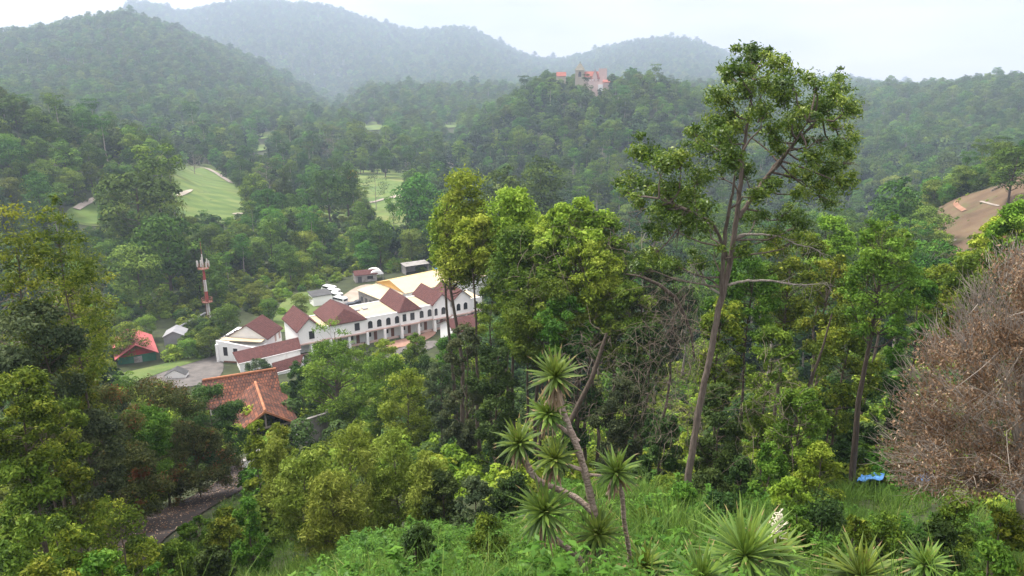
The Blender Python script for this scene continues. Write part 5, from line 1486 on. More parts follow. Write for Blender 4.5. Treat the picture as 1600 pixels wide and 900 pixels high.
# centre left, below the town
NT(520, 84, 532, 150, 'green', 'round green tree right of the tiled house', 'round', .15, 44, 170, .24, pyb=660, r0=.35)
NT(598, 78, 548, 120, 'green', 'round green tree in front of the brown paving', 'round', .15, 40, 170, .23, pyb=680)
NT(632, 66, 575, 120, 'bright', 'fresh green tree behind the bamboo bushes', 'round', .1, 44, 170, .2, pyb=700)
NT(672, 76, 545, 100, 'dark', 'dark leafy tree left of the dense grey-green tree', 'round', .1, 40, 150, .2, pyb=680)
NT(468, 92, 560, 60, 'dark', 'dark tree behind the end of the concrete wall', 'round', .15, 34, 150, .24, pyb=660)
NT(515, 104, 497, 90, 'bright', 'sparse bright tree partly hiding the left end of the terrace', 'round', .3, 24, 42, .26, pyb=580, inner=.8)
NT(400, 108, 560, 60, 'greygreen', 'small dull tree between the tiled house and the covered walkway', 'round', .1, 26, 110, .24, pyb=610)
NT(705, 88, 520, 70, 'green', 'green tree beside the small white house', 'round', .1, 36, 150, .24, pyb=640)
NT(600, 108, 530, 70, 'bright', 'light green tree at the near edge of the brown paving', 'round', .1, 30, 140, .26, pyb=600)
NT(650, 112, 520, 50, 'green', 'small green tree at the right end of the brown paving', 'round', .1, 26, 140, .25, pyb=580)
# bamboo-like bushes
for px, dd, pt, w, lab in [(470, 29, 700, 130, 'leftmost lime green bamboo-like bush above the grass'), (545, 31, 664, 150, 'tallest lime green bamboo-like bush in the middle of its clump'), (615, 30, 668, 110, 'lime green bamboo-like bush with drooping sprays, second from the right'), (668, 28, 700, 90, 'rightmost lime green bamboo-like bush next to the dark thicket'), (428, 34, 668, 70, 'small lime bush in front of the tiled house'), (515, 27, 735, 120, 'lowest lime green bush at the edge of the grass')]:
    NT(px, dd, pt, w, 'lime', lab, 'dome', .04, 46, 120, .15, .26, droop=.9, up=.2, cat='bush', name='bamboo_bush', bk='twig', rl=.34, flat=.8)
NT(432, 46, 662, 70, 'olive', 'olive bush right under the open gable of the tiled house', 'dome', .05, 32, 140, .15, cat='bush', name='bush')
NT(400, 40, 655, 60, 'olive', 'olive bush in front of the open gable of the tiled house', 'dome', .05, 30, 130, .14, cat='bush', name='bush')
NT(385, 27, 770, 70, 'green', 'green shrub on the inner bank of the lane', 'dome', .05, 26, 130, .10, cat='shrub', name='shrub')
# centre
NT(722, 56, 256, 95, 'bright', 'bright leafy tree with top spray rising left of centre', 'column', .2, 42, 130, .25, pyb=440, rl=.85)
NT(700, 60, 300, 70, 'bright', 'bright leafy tree just left of the rising spray', 'round', .2, 30, 120, .25, pyb=440, rl=.9)
NT(800, 53, 290, 100, 'bright', 'yellow-green leafy tree between the spray and the pale crown', 'round', .2, 38, 130, .24, pyb=420, rl=.85)
NT(810, 49, 345, 110, 'green', 'broad green tree below the bright tops', 'round', .2, 44, 150, .20, pyb=540, rl=.8)
NT(905, 47, 305, 165, 'bright', 'pale large-leaved crown in the centre of the photo', 'dome', .3, 60, 150, .24, pyb=440, aspect=.5)
NT(850, 50, 335, 110, 'bright', 'yellow-green crown between the bright tree tops and the pale crown', 'round', .3, 40, 140, .22, pyb=470)
NT(955, 47, 335, 80, 'green', 'mid green crown touching the right side of the pale crown', 'round', .3, 36, 140, .2, pyb=470)
NT(825, 47, 425, 100, 'bright', 'light green boughs above the small white house', 'round', .25, 38, 140, .2, pyb=560)
NT(840, 46, 375, 110, 'green', 'green crown at the left of the pale large-leaved crown', 'round', .3, 38, 140, .2, pyb=500)
NT(950, 46, 385, 100, 'green', 'green tree right of the pale crown', 'round', .25, 40, 140, .19, pyb=560)
NT(850, 42, 430, 150, 'green', 'green tree with drooping boughs below the pale crown', 'round', .25, 44, 140, .18, pyb=580)
NT(725, 46, 505, 100, 'greygreen', 'grey-green dense tree left of the yuccas', 'round', .08, 50, 180, .15, pyb=760)
NT(775, 40, 520, 120, 'dark', 'dark dense tree behind the yuccas', 'round', .06, 54, 190, .14, pyb=770)
NT(905, 40, 520, 100, 'dark', 'dark thicket tree behind the top yucca', 'round', .08, 40, 150, .15, pyb=700)
NT(975, 34, 590, 130, 'greygreen', 'olive-grey dense shrub tree right of the yucca stem', 'round', .06, 50, 190, .12, pyb=740)
NT(1010, 38, 500, 100, 'dark', 'dark evergreen left of the tall tree trunk', 'round', .08, 44, 170, .15, pyb=700)
NT(1035, 31, 640, 90, 'dark', 'dark shrub tree at the foot of the tall tree', 'round', .04, 44, 160, .12, pyb=770)
NT(1135, 34, 455, 90, 'olive', 'golden olive shrub tree directly behind the tall trunk', 'round', .1, 40, 150, .14, pyb=640)
NT(1125, 31, 600, 110, 'dark', 'dark undergrowth tree right of the tall trunk', 'round', .05, 46, 160, .13, pyb=770)
NT(1010, 56, 385, 120, 'dark', 'blue-green tree left of the forked trunk', 'round', .1, 44, 150, .2, pyb=520)
NT(1050, 60, 400, 100, 'greygreen', 'pale grey-green tree seen behind the fork of the tall trunk', 'round', .1, 40, 130, .2, pyb=560)
NT(925, 44, 372, 130, 'bright', 'bright boughs in front of the pale large-leaved crown', 'round', .3, 44, 140, .19, pyb=500)
NT(880, 41, 460, 120, 'green', 'green boughs right above the top yucca', 'round', .3, 40, 140, .17, pyb=580)
NT(745, 52, 335, 100, 'bright', 'bright leafy boughs above the right end of the hall', 'round', .3, 40, 130, .22, pyb=425)
NT(985, 42, 440, 110, 'green', 'green tree filling the gap left of the forked trunk', 'round', .2, 40, 140, .17, pyb=600)
# right of the tall tree
NT(1165, 36, 390, 130, 'green', 'slim-trunked green tree right of the tall trunk', 'dome', .35, 34, 110, .15, bk='barkdark', trunk_px=1150, pyb=520, inner=.8)
NT(1245, 48, 345, 120, 'olive', 'olive tree under the bare branch of the tall tree', 'round', .2, 42, 120, .18, pyb=520)
NT(1215, 33, 505, 110, 'green', 'green sapling cluster between the slim trunk and the olive trees', 'round', .1, 40, 130, .13, pyb=700)
NT(1305, 42, 385, 110, 'olive', 'yellow-flecked olive tree left of the leaning dark trunk', 'round', .2, 42, 120, .16, pyb=560)
NT(1390, 34, 325, 120, 'green', 'tall tree with leaning dark trunk and thin crown', 'dome', .45, 40, 95, .13, bk='barkdark', trunk_px=1345, pyb=520, inner=.8, r0=.17)
NT(1330, 38, 470, 130, 'olive', 'dull olive tree in front of the leaning trunk', 'round', .1, 42, 120, .15, pyb=680)
NT(1440, 44, 425, 90, 'green', 'green tree behind the top of the dead brown tree', 'round', .1, 42, 130, .17, pyb=640)
NT(1255, 29, 600, 110, 'green', 'green tree above the bright yellow shrub', 'round', .08, 44, 140, .12, pyb=760)
NT(1285, 27, 692, 90, 'bright', 'bright yellow-green shrub left of the blue tarpaulin', 'dome', .05, 36, 120, .11, cat='shrub', name='shrub')
NT(1210, 26, 690, 90, 'green', 'green shrub left of the bright yellow-green shrub', 'dome', .05, 36, 130, .11, cat='shrub', name='shrub')
NT(1310, 40, 590, 90, 'dark', 'dark tree in the gap behind the leaning trunk', 'round', .08, 40, 140, .15, pyb=730)
NT(1400, 40, 570, 90, 'dark', 'shaded green tree between leaning trunk and dead tree', 'round', .05, 42, 140, .14, pyb=740)
NT(1562, 62, 338, 84, 'bright', 'bright green tree below the cleared hill', 'round', .15, 44, 150, .2, pyb=450)
NT(1610, 54, 306, 90, 'bright', 'bright green tree at the right edge under the crest', 'round', .15, 44, 150, .19, pyb=440)
NT(1485, 56, 412, 90, 'bright', 'yellow-green tree left of the bright trees under the hill', 'round', .15, 44, 140, .19, pyb=520)
NT(1555, 46, 385, 120, 'green', 'green tree right behind the top of the dead tree', 'round', .1, 44, 140, .16, pyb=520)
NT(1390, 70, 345, 90, 'green', 'dense green tree behind the leaning tree crown', 'round', .15, 44, 140, .22, pyb=480)
NT(1300, 78, 335, 90, 'bright', 'light green tree beyond the yellow-flecked olive tree', 'round', .15, 40, 140, .24, pyb=440)
NT(1575, 16, 790, 110, 'olive', 'low dull shrub under the dead brown tree', 'dome', .05, 26, 90, .08, cat='shrub', name='shrub')
NT(1500, 20, 770, 90, 'green', 'small green shrub among the grass below the dead tree', 'dome', .05, 26, 100, .09, cat='shrub', name='shrub')

for px, dd, pt, w, m, lab in [(690, 27, 735, 90, 'dark', 'dark shrub at the right end of the lime bushes'), (742, 25, 745, 90, 'greygreen', 'grey-green shrub at the foot of the dense tree left of the yuccas'), (800, 27, 735, 90, 'dark', 'dark shrub behind the lower yucca rosettes'),
                          (905, 24, 760, 80, 'green', 'green shrub just behind the yucca stem'), (985, 26, 730, 100, 'dark', 'dark shrub between yucca and tall trunk'), (1040, 25, 745, 70, 'green', 'green shrub left of the base of the tall trunk'),
                          (1110, 26, 730, 80, 'dark', 'dark shrub right of the base of the tall trunk'), (1160, 27, 715, 80, 'dark', 'dark shrub in the shade two trees right of the tall trunk'), (1240, 24, 745, 80, 'bright', 'small yellowish shrub on the edge of the grass'),
                          (1330, 36, 690, 90, 'dark', 'dark shrub behind the bright blue tarpaulin'), (1430, 37, 690, 110, 'green', 'green shrub behind the tarpaulins'), (1520, 40, 680, 110, 'dark', 'dark shrub behind the dead brown tree')]:
    NT(px, dd, pt, w, m, lab, 'dome', .03, 34, 120, .11, cat='shrub', name='shrub')

for px, dd, pt, w, m, lab in [(1072, 20.5, 752, 70, 'green', 'low green shrub hiding the foot of the tall trunk'), (1130, 19, 765, 90, 'dark', 'low dark shrub in the grass right of the tall trunk'), (1010, 17, 790, 80, 'green', 'low leafy shrub in the grass behind the small yucca head'),
                          (1290, 19, 768, 110, 'dark', 'dark low shrub in the middle of the right-hand grass'), (1385, 17, 795, 100, 'green', 'green low shrub in the grass below the blue tarpaulin'), (1340, 15, 805, 80, 'olive', 'olive low shrub in the grass nearest the cut-off yucca'),
                          (1470, 15, 815, 110, 'dark', 'dark low shrub in the grass below the dead tree'), (1555, 12, 845, 110, 'green', 'green low shrub in the bottom right corner'), (1250, 16, 790, 70, 'green', 'small green shrub in the grass beside the flower spike'),
                          (930, 19, 775, 80, 'greygreen', 'grey-green low shrub behind the yucca stems'), (760, 15, 800, 90, 'green', 'green low shrub left of the yuccas at the edge of the weeds'), (650, 14, 815, 90, 'dark', 'dark low shrub among the weeds below the lime bushes')]:
    NT(px, dd, pt, w, m, lab, 'dome', .03, 26, 90, .085, cat='shrub', name='shrub')

# ------------------------------------------------------------------ the tall tree
def px_lumps(spec, base, dd, rng, spread):
    out = []
    for px, py, r in spec:
        dy = rng.uniform(-spread, spread)
        p = at_y(px, py, dd + dy)
        out.append([*(p - base), r * (dd + dy) * 1.03 / FOC])
    return np.array(out)

def tall_tree():
    dd = 22.0
    b = at_y(1072, 778, dd); b[2] = float(g(b[0], b[1]))
    t = empty('tall_tree', b, 0, 'tall glossy-leaved tree with pinkish forked trunk standing above all others', 'tree')
    rng = np.random.default_rng(8)
    spec = [(1180, 88, 24), (1150, 105, 22), (1214, 96, 22), (1133, 150, 26), (1166, 138, 24), (1120, 188, 24), (1150, 192, 24), (1198, 128, 26), (1224, 146, 25), (1243, 180, 22), (1235, 122, 10), (1192, 168, 20), (1205, 200, 24), (1130, 215, 20), (1132, 105, 12), (1170, 75, 12), (1197, 78, 11),
            (1100, 228, 26), (1140, 242, 25), (1064, 240, 20), (1092, 268, 26), (1122, 270, 22), (1160, 262, 20), (1080, 200, 12),
            (1012, 236, 24), (1040, 252, 28), (986, 278, 24), (1012, 285, 26), (1046, 294, 28), (1076, 300, 24), (1000, 318, 22), (1036, 326, 26), (975, 295, 12), (1070, 335, 24), (1100, 320, 22), (1096, 350, 24), (1060, 362, 22), (1030, 355, 20),
            (1275, 128, 22), (1306, 138, 26), (1328, 160, 20), (1290, 165, 27), (1320, 195, 26), (1262, 172, 24), (1286, 208, 27), (1314, 232, 26), (1332, 210, 16), (1255, 205, 22), (1330, 250, 14), (1300, 258, 25), (1318, 282, 22), (1270, 240, 22), (1280, 285, 24), (1296, 312, 20), (1255, 300, 20), (1240, 268, 14), (1230, 190, 18), (1215, 230, 14), (1262, 118, 10), (1312, 116, 10),
            (1185, 300, 20), (1205, 285, 16), (1180, 335, 22), (1225, 335, 20), (1210, 362, 20), (1250, 345, 18), (1160, 385, 16), (1118, 390, 20), (1090, 405, 18), (1020, 395, 22), (1000, 410, 18), (1050, 408, 18), (1240, 372, 16)]
    spec2 = [(px + rng.normal() * r * .7, max(py + rng.normal() * r * .55, 76 + abs(px - 1180) * .12), r * rng.uniform(.35, .7)) for px, py, r in spec for _ in range(2)]
    spec = [(px, py + 6, r) for px, py, r in spec]
    l = px_lumps(spec, b, dd, rng, 1.9)
    l2 = px_lumps(spec2, b, dd, rng, 2.2)
    keepl = rng.random(len(l)) > .10
    V, F, ti = crown(rng, np.concatenate([l[keepl], l2]), 225, .108, .38, up=.4, jit=.6, inner=.8, flat=.8, droop=.2, tint_l=.2, tint_r=.2, low=.6, stray=.22)
    link_mesh('crown', np_mesh('crown', V, F, M['hero'], ti), t)
    pt = lambda q, dy=0.0: at_y(q[0], q[1], dd + dy) - b
    def limb(pix, r, dy=None, s=8):
        P = np.array([pt(q, (dy[i] if dy else 0)) for i, q in enumerate(pix)])
        # smooth subdivision
        for _ in range(2):
            m = (P[:-1] + P[1:]) / 2
            Q = np.empty((len(P) * 2 - 1, 3)); Q[::2] = P; Q[1::2] = m
            Q[1:-1] = (Q[:-2] + 2 * Q[1:-1] + Q[2:]) / 4
            P = Q
        R = np.interp(np.linspace(0, 1, len(P)), np.linspace(0, 1, len(r)), r)
        P[1:-1] += rng.normal(size=(len(P) - 2, 3)) * R[1:-1, None] * .16
        return tube_arrays(P, R, s)
    trunks = [limb([(1070, 800), (1074, 760), (1083, 690), (1097, 610), (1112, 545), (1130, 460)], [.20, .125, .112, .105, .10, .098], s=12),
              limb([(1130, 460), (1143, 400), (1150, 350), (1156, 300), (1160, 250), (1166, 200), (1175, 150), (1182, 100)], [.092, .085, .076, .068, .056, .044, .032, .012], s=10),
              limb([(1128, 465), (1130, 400), (1134, 350), (1146, 300), (1150, 255)], [.085, .068, .056, .04, .022], [0, -.2, -.5, -.8, -1]),
              limb([(1138, 408), (1125, 375), (1118, 350), (1090, 335), (1062, 325), (1030, 310)], [.065, .052, .045, .038, .03, .015], [0, -.1, -.3, -.6, -.8, -1.0]),
              limb([(1154, 340), (1175, 310), (1198, 275), (1222, 245), (1250, 215), (1285, 180), (1310, 160)], [.078, .066, .06, .052, .042, .027, .012], [0, .1, .3, .4, .5, .6, .6]),
              limb([(1198, 275), (1215, 260), (1240, 225), (1262, 190)], [.05, .045, .035, .015], [.3, .0, -.5, -.9])]
    extra = []
    # twigs from the nearest stem point to every clump
    stems = np.concatenate([v for v, _ in trunks[1:]])
    for c in l:
        q = stems[np.argsort(np.linalg.norm(stems - c[:3] + np.array([0, 0, .5]), axis=1))[rng.integers(0, 4)]]
        m = (q + c[:3]) / 2 + rng.normal(size=3) * .12 - np.array([0, 0, .1])
        extra.append(tube_arrays(np.array([q, q * .5 + m * .5 + rng.normal(size=3) * .04, m, m * .5 + c[:3] * .5 + rng.normal(size=3) * .05, c[:3]]), [.035, .03, .024, .017, .008], 5))
        for _ in range(4):
            e = c[:3] + unit(rng.normal(size=3)) * c[3] * .95
            extra.append(tube_arrays(np.array([m * .4 + c[:3] * .6, (c[:3] + e) / 2 + rng.normal(size=3) * .03, e]), [.014, .01, .004], 4))
    Vs, Fs, off = [], [], 0
    for V, F in trunks + extra:
        Vs.append(V); Fs += [tuple(np.add(f, off)) for f in F]; off += len(V)
    link_mesh('trunk', np_mesh('trunk', np.concatenate(Vs), np.array(Fs), M['barkred'], smooth=True), t)
    # bare side branches
    for pix, r in (([(1148, 372), (1160, 366), (1180, 366), (1205, 367), (1228, 372), (1245, 384), (1268, 385), (1285, 396)], [.045, .04, .035, .03, .028, .02, .014, .006]),
                   ([(1138, 446), (1150, 441), (1175, 438), (1205, 438), (1232, 444), (1262, 446), (1292, 441)], [.05, .042, .036, .032, .028, .018, .006]),
                   ([(1124, 458), (1108, 450), (1098, 438), (1088, 422), (1078, 414)], [.04, .035, .03, .022, .01]),
                   ([(1118, 355), (1100, 345), (1075, 338), (1058, 333)], [.03, .025, .02, .01])):
        V, F = limb(pix, r, s=6)
        P0 = V.reshape(-1, 6, 3).mean(1)
        Vs, Fs, off = [V], list(F), len(V)
        for _ in range(26):
            k = rng.integers(len(P0) // 2, len(P0))
            e = P0[k] + unit(rng.normal(size=3) + np.array([.4 if pix[-1][0] > pix[0][0] else -.4, 0, -.35])) * rng.uniform(.2, .75)
            v, f = tube_arrays(np.array([P0[k], (P0[k] + e) / 2 + rng.normal(size=3) * .05, e]), [.009, .006, .003], 4)
            Vs.append(v); Fs += [tuple(np.add(q, off)) for q in f]; off += len(v)
        link_mesh('bare_branch', np_mesh('bare_branch', np.concatenate(Vs), np.array(Fs), M['barkpale'], smooth=True), t)
tall_tree()

# ------------------------------------------------------------------ dry creepers and dead boughs in the centre
def tangle(name, label, cx, cy, wx, wy, dd, n, seed, mat='twig', cat='vines', length=1.6, down=.5, r=.012):
    rng = np.random.default_rng(seed)
    c = at_y(cx, cy, dd)
    Vs, Fs, off = [], [], 0
    for _ in range(n):
        a = rng.random() * 6.283; q = math.sqrt(rng.random())
        p = at_y(cx + math.cos(a) * q * wx / 2, cy + math.sin(a) * q * wy / 2, dd + rng.uniform(-1.2, 1.2)) - c
        v = unit(rng.normal(size=3) + np.array([0, 0, -down]))
        L_ = length * rng.uniform(.4, 1.4)
        pts = [p]
        for k in range(5):
            v = unit(v + rng.normal(size=3) * .35 + np.array([0, 0, -.12 * down])); pts.append(pts[-1] + v * L_ / 5)
        V, F = tube_arrays(np.array(pts), np.linspace(r, r * .35, 6) * rng.uniform(.6, 1.6), 4)
        Vs.append(V); Fs += [tuple(np.add(f, off)) for f in F]; off += len(V)
    o = link_mesh(name, np_mesh(name, np.concatenate(Vs), np.array(Fs), M[mat], smooth=True))
    o.location = c
    return tag(o, label, cat)
tangle('dead_vines', 'grey-brown tangle of dead vines hanging below the pale central crown', 895, 440, 170, 210, 43.5, 130, 1, length=2.4, down=.7, r=.012)
tangle('dead_vines', 'grey curling dead vines left of the tall tree trunk', 1050, 560, 110, 260, 27, 340, 2, length=1.6, down=.9, r=.008)
tangle('dead_vines', 'pale dry twigs around the upper stems of the dark thicket', 930, 590, 120, 160, 36, 160, 3, length=1.6, r=.011)
tangle('dead_vines', 'brown dry twigs high between pale crown and tall tree', 985, 385, 90, 90, 44, 60, 4, length=2.0, down=.3, r=.011)
tangle('dead_vines', 'thin pale twigs in the shade right of the tall trunk', 1200, 640, 120, 170, 26, 110, 5, length=1.4, r=.008)
tangle('dead_vines', 'dry twigs among the olive trees of the left edge', 60, 520, 130, 170, 34, 170, 6, length=2.0, r=.014)
def bough(label, pix, dd, r, bk='barkdark'):
    P = np.array([at_y(*q, dd) for q in pix]); c = P[0].copy()
    o = link_mesh('dead_bough', np_mesh('dead_bough', *[np.asarray(a) for a in tube_arrays(P - c, r, 7)], M[bk], smooth=True))
    o.location = c; tag(o, label, 'branch')
bough('dark arching dead bough left of the tall trunk', [(978, 428), (1000, 432), (1030, 445), (1055, 465), (1068, 490), (1080, 520), (1085, 560)], 30, [.03, .06, .08, .09, .08, .06, .04])
bough('leaning pale dead stem behind the yuccas', [(890, 660), (905, 630), (925, 590), (940, 545), (948, 520)], 33, [.14, .13, .12, .1, .06], 'bark')
bough('thin dark trunk leaning among the green saplings', [(1222, 720), (1240, 670), (1265, 600), (1285, 545), (1300, 490)], 30, [.09, .085, .07, .05, .03])

# ------------------------------------------------------------------ dead brown tree at the right
def dead_tree():
    dd = 13.0
    bx = at_y(1600, 800, dd); b = np.array([bx[0], bx[1], float(g(bx[0], bx[1]))])
    t = empty('dead_tree', b, 0, 'dead tree full of dry brown leaves and grey twigs at the right edge', 'tree')
    rng = np.random.default_rng(21)
    edge = [(1602, 405), (1560, 428), (1520, 470), (1492, 500), (1462, 535), (1440, 570), (1428, 610), (1425, 650), (1412, 690), (1400, 725), (1440, 760), (1500, 770), (1560, 765), (1650, 740), (1760, 700), (1790, 560), (1720, 440)]
    spec = []
    k = 0
    while len(spec) < 120 and k < 9000:
        k += 1
        px, py = rng.uniform(1395, 1790), rng.uniform(400, 770)
        if inside(edge, np.array([px]), np.array([py]))[0] and all((px - a) ** 2 + (py - c) ** 2 > 20 ** 2 for a, c, _ in spec): spec.append((px, py, rng.uniform(18, 30)))
    l = px_lumps(spec, b, dd, rng, 1.7)
    trunkP = np.array([at_y(*q, dd) - b for q in [(1604, 830), (1598, 780), (1590, 720), (1595, 640), (1610, 560), (1630, 480)]])
    Vs, Fs, off = [], [], 0
    def add(V, F):
        nonlocal off
        Vs.append(V); Fs.extend(tuple(np.add(f, off)) for f in F); off += len(V)
    add(*tube_arrays(trunkP, [.16, .13, .11, .09, .06, .03], 9))
    for c in l:
        q = trunkP[min(len(trunkP) - 1, 1 + int(rng.integers(0, 5)))]
        m = (q + c[:3]) / 2 + rng.normal(size=3) * .22 + np.array([0, 0, .15])
        if rng.random() < .55:
            add(*tube_arrays(np.array([q, (q + m) / 2 + rng.normal(size=3) * .12, m, (m + c[:3]) / 2 + rng.normal(size=3) * .10, c[:3]]), [.013, .011, .009, .007, .004], 5))
        out = unit(c[:3] - np.array([trunkP[2][0] + .3, trunkP[2][1], trunkP[2][2] - .3]))
        for _ in range(60):
            p0 = c[:3] + rng.normal(size=3) * c[3] * .5
            e = p0 + unit(out * 1.3 + rng.normal(size=3) * .5 + np.array([0, 0, .25])) * rng.uniform(.2, .55)
            add(*tube_arrays(np.array([p0, (p0 + e) / 2 + rng.normal(size=3) * .03, e]), [.006, .0045, .002], 3))
    link_mesh('trunk', np_mesh('trunk', np.concatenate(Vs), np.array(Fs), M['deadtwig'], smooth=True), t)
    # dry leaves hang: fewer along the upper-left rim where bare twigs show
    lump_fill = np.random.default_rng(5).uniform(.35, 1.5, len(spec))
    cnt = np.array([70 if (s[1] < 500 and s[0] < 1575) or (s[0] - 1400) + (s[1] - 560) * .35 < 55 else 560 for s in spec])
    cnt = (cnt * lump_fill).astype(int)
    idx = np.repeat(np.arange(len(l)), cnt); n = len(idx)
    C = l[idx, :3] + rng.normal(size=(n, 3)) * (l[idx, 3] * .55)[:, None]
    N = unit(rng.normal(size=(n, 3)) * np.array([1, 1, .45]))
    Ls = rng.uniform(.035, .085, n)
    V, F = leaf_quads(rng, C, N, Ls, Ls * .42, 1.3, .3)
    link_mesh('crown', np_mesh('crown', V, F, M['drybrown'], np.clip(.45 + .25 * rng.normal(size=n), 0, 1)), t)
dead_tree()

# ------------------------------------------------------------------ yuccas
def rosette(rng, R, axis, n=85, width=.056, spread=1.0):
    """sword leaves radiating from a growing point, the lower ones arching down"""
    axis = unit(np.asarray(axis, float))
    u = unit(np.cross(axis, [0.3, 1, .1])); w = np.cross(axis, u)
    Vs, Fs, T = [], [], []
    off = 0
    ns = 6
    n = int(n * .72)
    for k in range(n):
        f = (k + .5) / n
        th = f ** .8 * 2.05 * spread                     # angle from the axis: young leaves upright, old ones hang
        ph = k * 2.39996 + rng.normal() * .15
        d = math.cos(th) * axis + math.sin(th) * (math.cos(ph) * u + math.sin(ph) * w)
        Lk = R * (0.72 + .36 * math.sin(min(1, f * 1.5) * math.pi / 1.4)) * rng.uniform(.85, 1.1)
        sag = (.012 + .045 * f) * rng.uniform(.3, 1.9); kn = rng.integers(2, 6); kink = rng.normal(size=3) * (.28 if rng.random() < .22 else .05)
        old = rng.random() < max(0, f - .8) * 2; tipdry = rng.random() < .45
        side = unit(np.cross(d, axis) + 1e-3)
        P = []; p = d * R * .03; v = d.copy()
        for s in range(ns + 1):
            P.append(p.copy()); p = p + v * Lk / ns
            v = unit(v + np.array([0, 0, -sag]) * (1 + s * .3) + (kink if s == kn else 0))
        P = np.array(P)
        s = np.linspace(0, 1, ns + 1)
        wd = width * np.clip(.55 + 1.1 * s, 0, 1) * np.clip((1 - s) * 1.9, .02, 1) * .5
        nrm = unit(np.cross(np.gradient(P, axis=0), side))
        A = P + side * wd[:, None] + nrm * wd[:, None] * .35; Bm = P; C = P - side * wd[:, None] + nrm * wd[:, None] * .35
        V = np.stack([A, Bm, C], 1).reshape(-1, 3)
        Vs.append(V)
        for q in range(ns):
            for h in (0, 1): Fs.append((off + q*3 + h, off + q*3 + h + 1, off + q*3 + h + 4, off + q*3 + h + 3)); T.append(rng.uniform(0, .06) if old or (tipdry and q == ns - 1) else np.clip(.80 - .62 * f + rng.normal() * .12, .09, 1))
        off += len(V)
    return np.concatenate(Vs), np.array(Fs), np.array(T)

def skirt(rng, R, axis, n=60):
    Vs, Fs, T, off = [], [], [], 0
    ax = unit(np.asarray(axis, float))
    for k in range(n):
        ph = rng.random() * 6.283; L_ = R * rng.uniform(.45, 1.0)
        st = -ax * R * rng.uniform(.05, .45)
        d = unit(np.array([math.cos(ph) * .35, math.sin(ph) * .35, -1.0]))
        s_ = unit(np.cross(d, [math.cos(ph), math.sin(ph), 0]))
        r0_ = np.array([math.cos(ph), math.sin(ph), 0]) * R * .09
        p = st + r0_
        P = np.array([p, p + d * L_ * .5 + r0_ * .4, p + d * L_ + rng.normal(size=3) * .02])
        wd = np.array([.02, .018, .004])[:, None]
        V = np.stack([P + s_ * wd, P - s_ * wd], 1).reshape(-1, 3); Vs.append(V)
        for q in (0, 1): Fs.append((off + q*2, off + q*2 + 1, off + q*2 + 3, off + q*2 + 2)); T.append(rng.random())
        off += 6
    return np.concatenate(Vs), np.array(Fs), np.array(T)

def yucca(label, base_pix, dd, stems, heads, seed, group=None):
    rng = np.random.default_rng(seed)
    b = at_y(*base_pix, dd); b[2] = float(g(b[0], b[1]))
    t = empty('yucca', b, 0, label, 'yucca', group)
    for pix, rr in stems:
        P = np.array([at_y(q[0], q[1], dd + (q[2] if len(q) > 2 else 0)) - b for q in pix])
        for _ in range(2):
            Q = np.empty((len(P) * 2 - 1, 3)); Q[::2] = P; Q[1::2] = (P[:-1] + P[1:]) / 2
            Q[1:-1] = (Q[:-2] + 2 * Q[1:-1] + Q[2:]) / 4; P = Q
        R = np.interp(np.linspace(0, 1, len(P)), np.linspace(0, 1, len(rr)), rr) * (1 + .10 * np.sin(np.arange(len(P)) * 2.1))
        V, F = tube_arrays(P, R, 9)
        link_mesh('stem', np_mesh('stem', V, np.array(F), M['yuccastem'], smooth=True), t)
    for px, py, rp, ax, sk, dy, n in heads:
        c = at_y(px, py, dd + dy) - b
        R = rp * (dd + dy) * 1.05 / FOC
        V, F, T = rosette(rng, R, ax, n)
        r_ = link_mesh('leaf_rosette', np_mesh('leaf_rosette', V, F, M['yucca'], T), t); r_.location = c
        if sk:
            V, F, T = skirt(rng, R, ax, sk)
            k = link_mesh('dead_leaf_skirt', np_mesh('dead_leaf_skirt', V, F, M['yuccadry'], T), r_)
    return t
yucca('tall branching yucca with eight spiky rosettes on bare twisted stems', (925, 905), 9.3,
      [([(920, 905), (908, 872), (880, 852), (862, 838), (852, 815)], [.05, .048, .044, .04, .036]),
       ([(945, 880), (935, 830), (926, 790), (916, 745), (905, 705), (890, 670), (878, 640), (872, 605)], [.06, .058, .055, .052, .05, .047, .045, .04]),
       ([(926, 800, 0), (900, 775, .1), (860, 760, .2), (832, 748, .25), (816, 705, .3)], [.05, .045, .045, .045, .04]),
       ([(916, 742, 0), (938, 742, 0), (952, 750, 0), (962, 742, 0)], [.022, .022, .02, .025]),
       ([(985, 880, .1), (982, 850, .1), (974, 815, .05), (974, 780, 0), (966, 750, 0)], [.035, .035, .035, .034, .032]),
       ([(905, 690, 0), (880, 670, .1), (858, 655, .1)], [.03, .03, .03]),
       ([(912, 735, 0), (890, 728, -.1), (868, 722, -.15)], [.03, .03, .03]),
       ([(940, 870, 0), (938, 845, -.1), (934, 830, -.15)], [.045, .04, .04])],
      [(868, 588, 50, (-.05, -.35, 1), 50, 0, 85), (856, 646, 38, (-.15, -.5, 1), 18, .0, 80), (811, 692, 44, (-.25, -.45, 1), 70, .3, 75), (866, 716, 42, (-.1, -.5, 1), 55, -.15, 75), (850, 800, 62, (-.1, -.45, 1), 40, -.2, 110), (934, 835, 52, (.05, -.5, 1), 40, -.2, 95), (963, 738, 46, (.1, -.35, 1), 20, 0, 95), (1006, 884, 52, (.05, -.3, 1), 0, .1, 90)], 61)
yucca('large ground-hugging yucca with a cream flower spike at the bottom', (1165, 905), 8.0, [([(1165, 930), (1165, 880)], [.08, .07])],
      [(1165, 868, 100, (0, -.15, 1), 0, 0, 130), (1212, 868, 70, (.1, -.1, 1), 0, .5, 80)], 62)
yucca('yucca cut by the bottom edge right of the flowering one', (1345, 925), 7.4, [([(1345, 960), (1345, 905)], [.08, .07])], [(1345, 900, 80, (0, -.15, 1), 0, 0, 100)], 63)
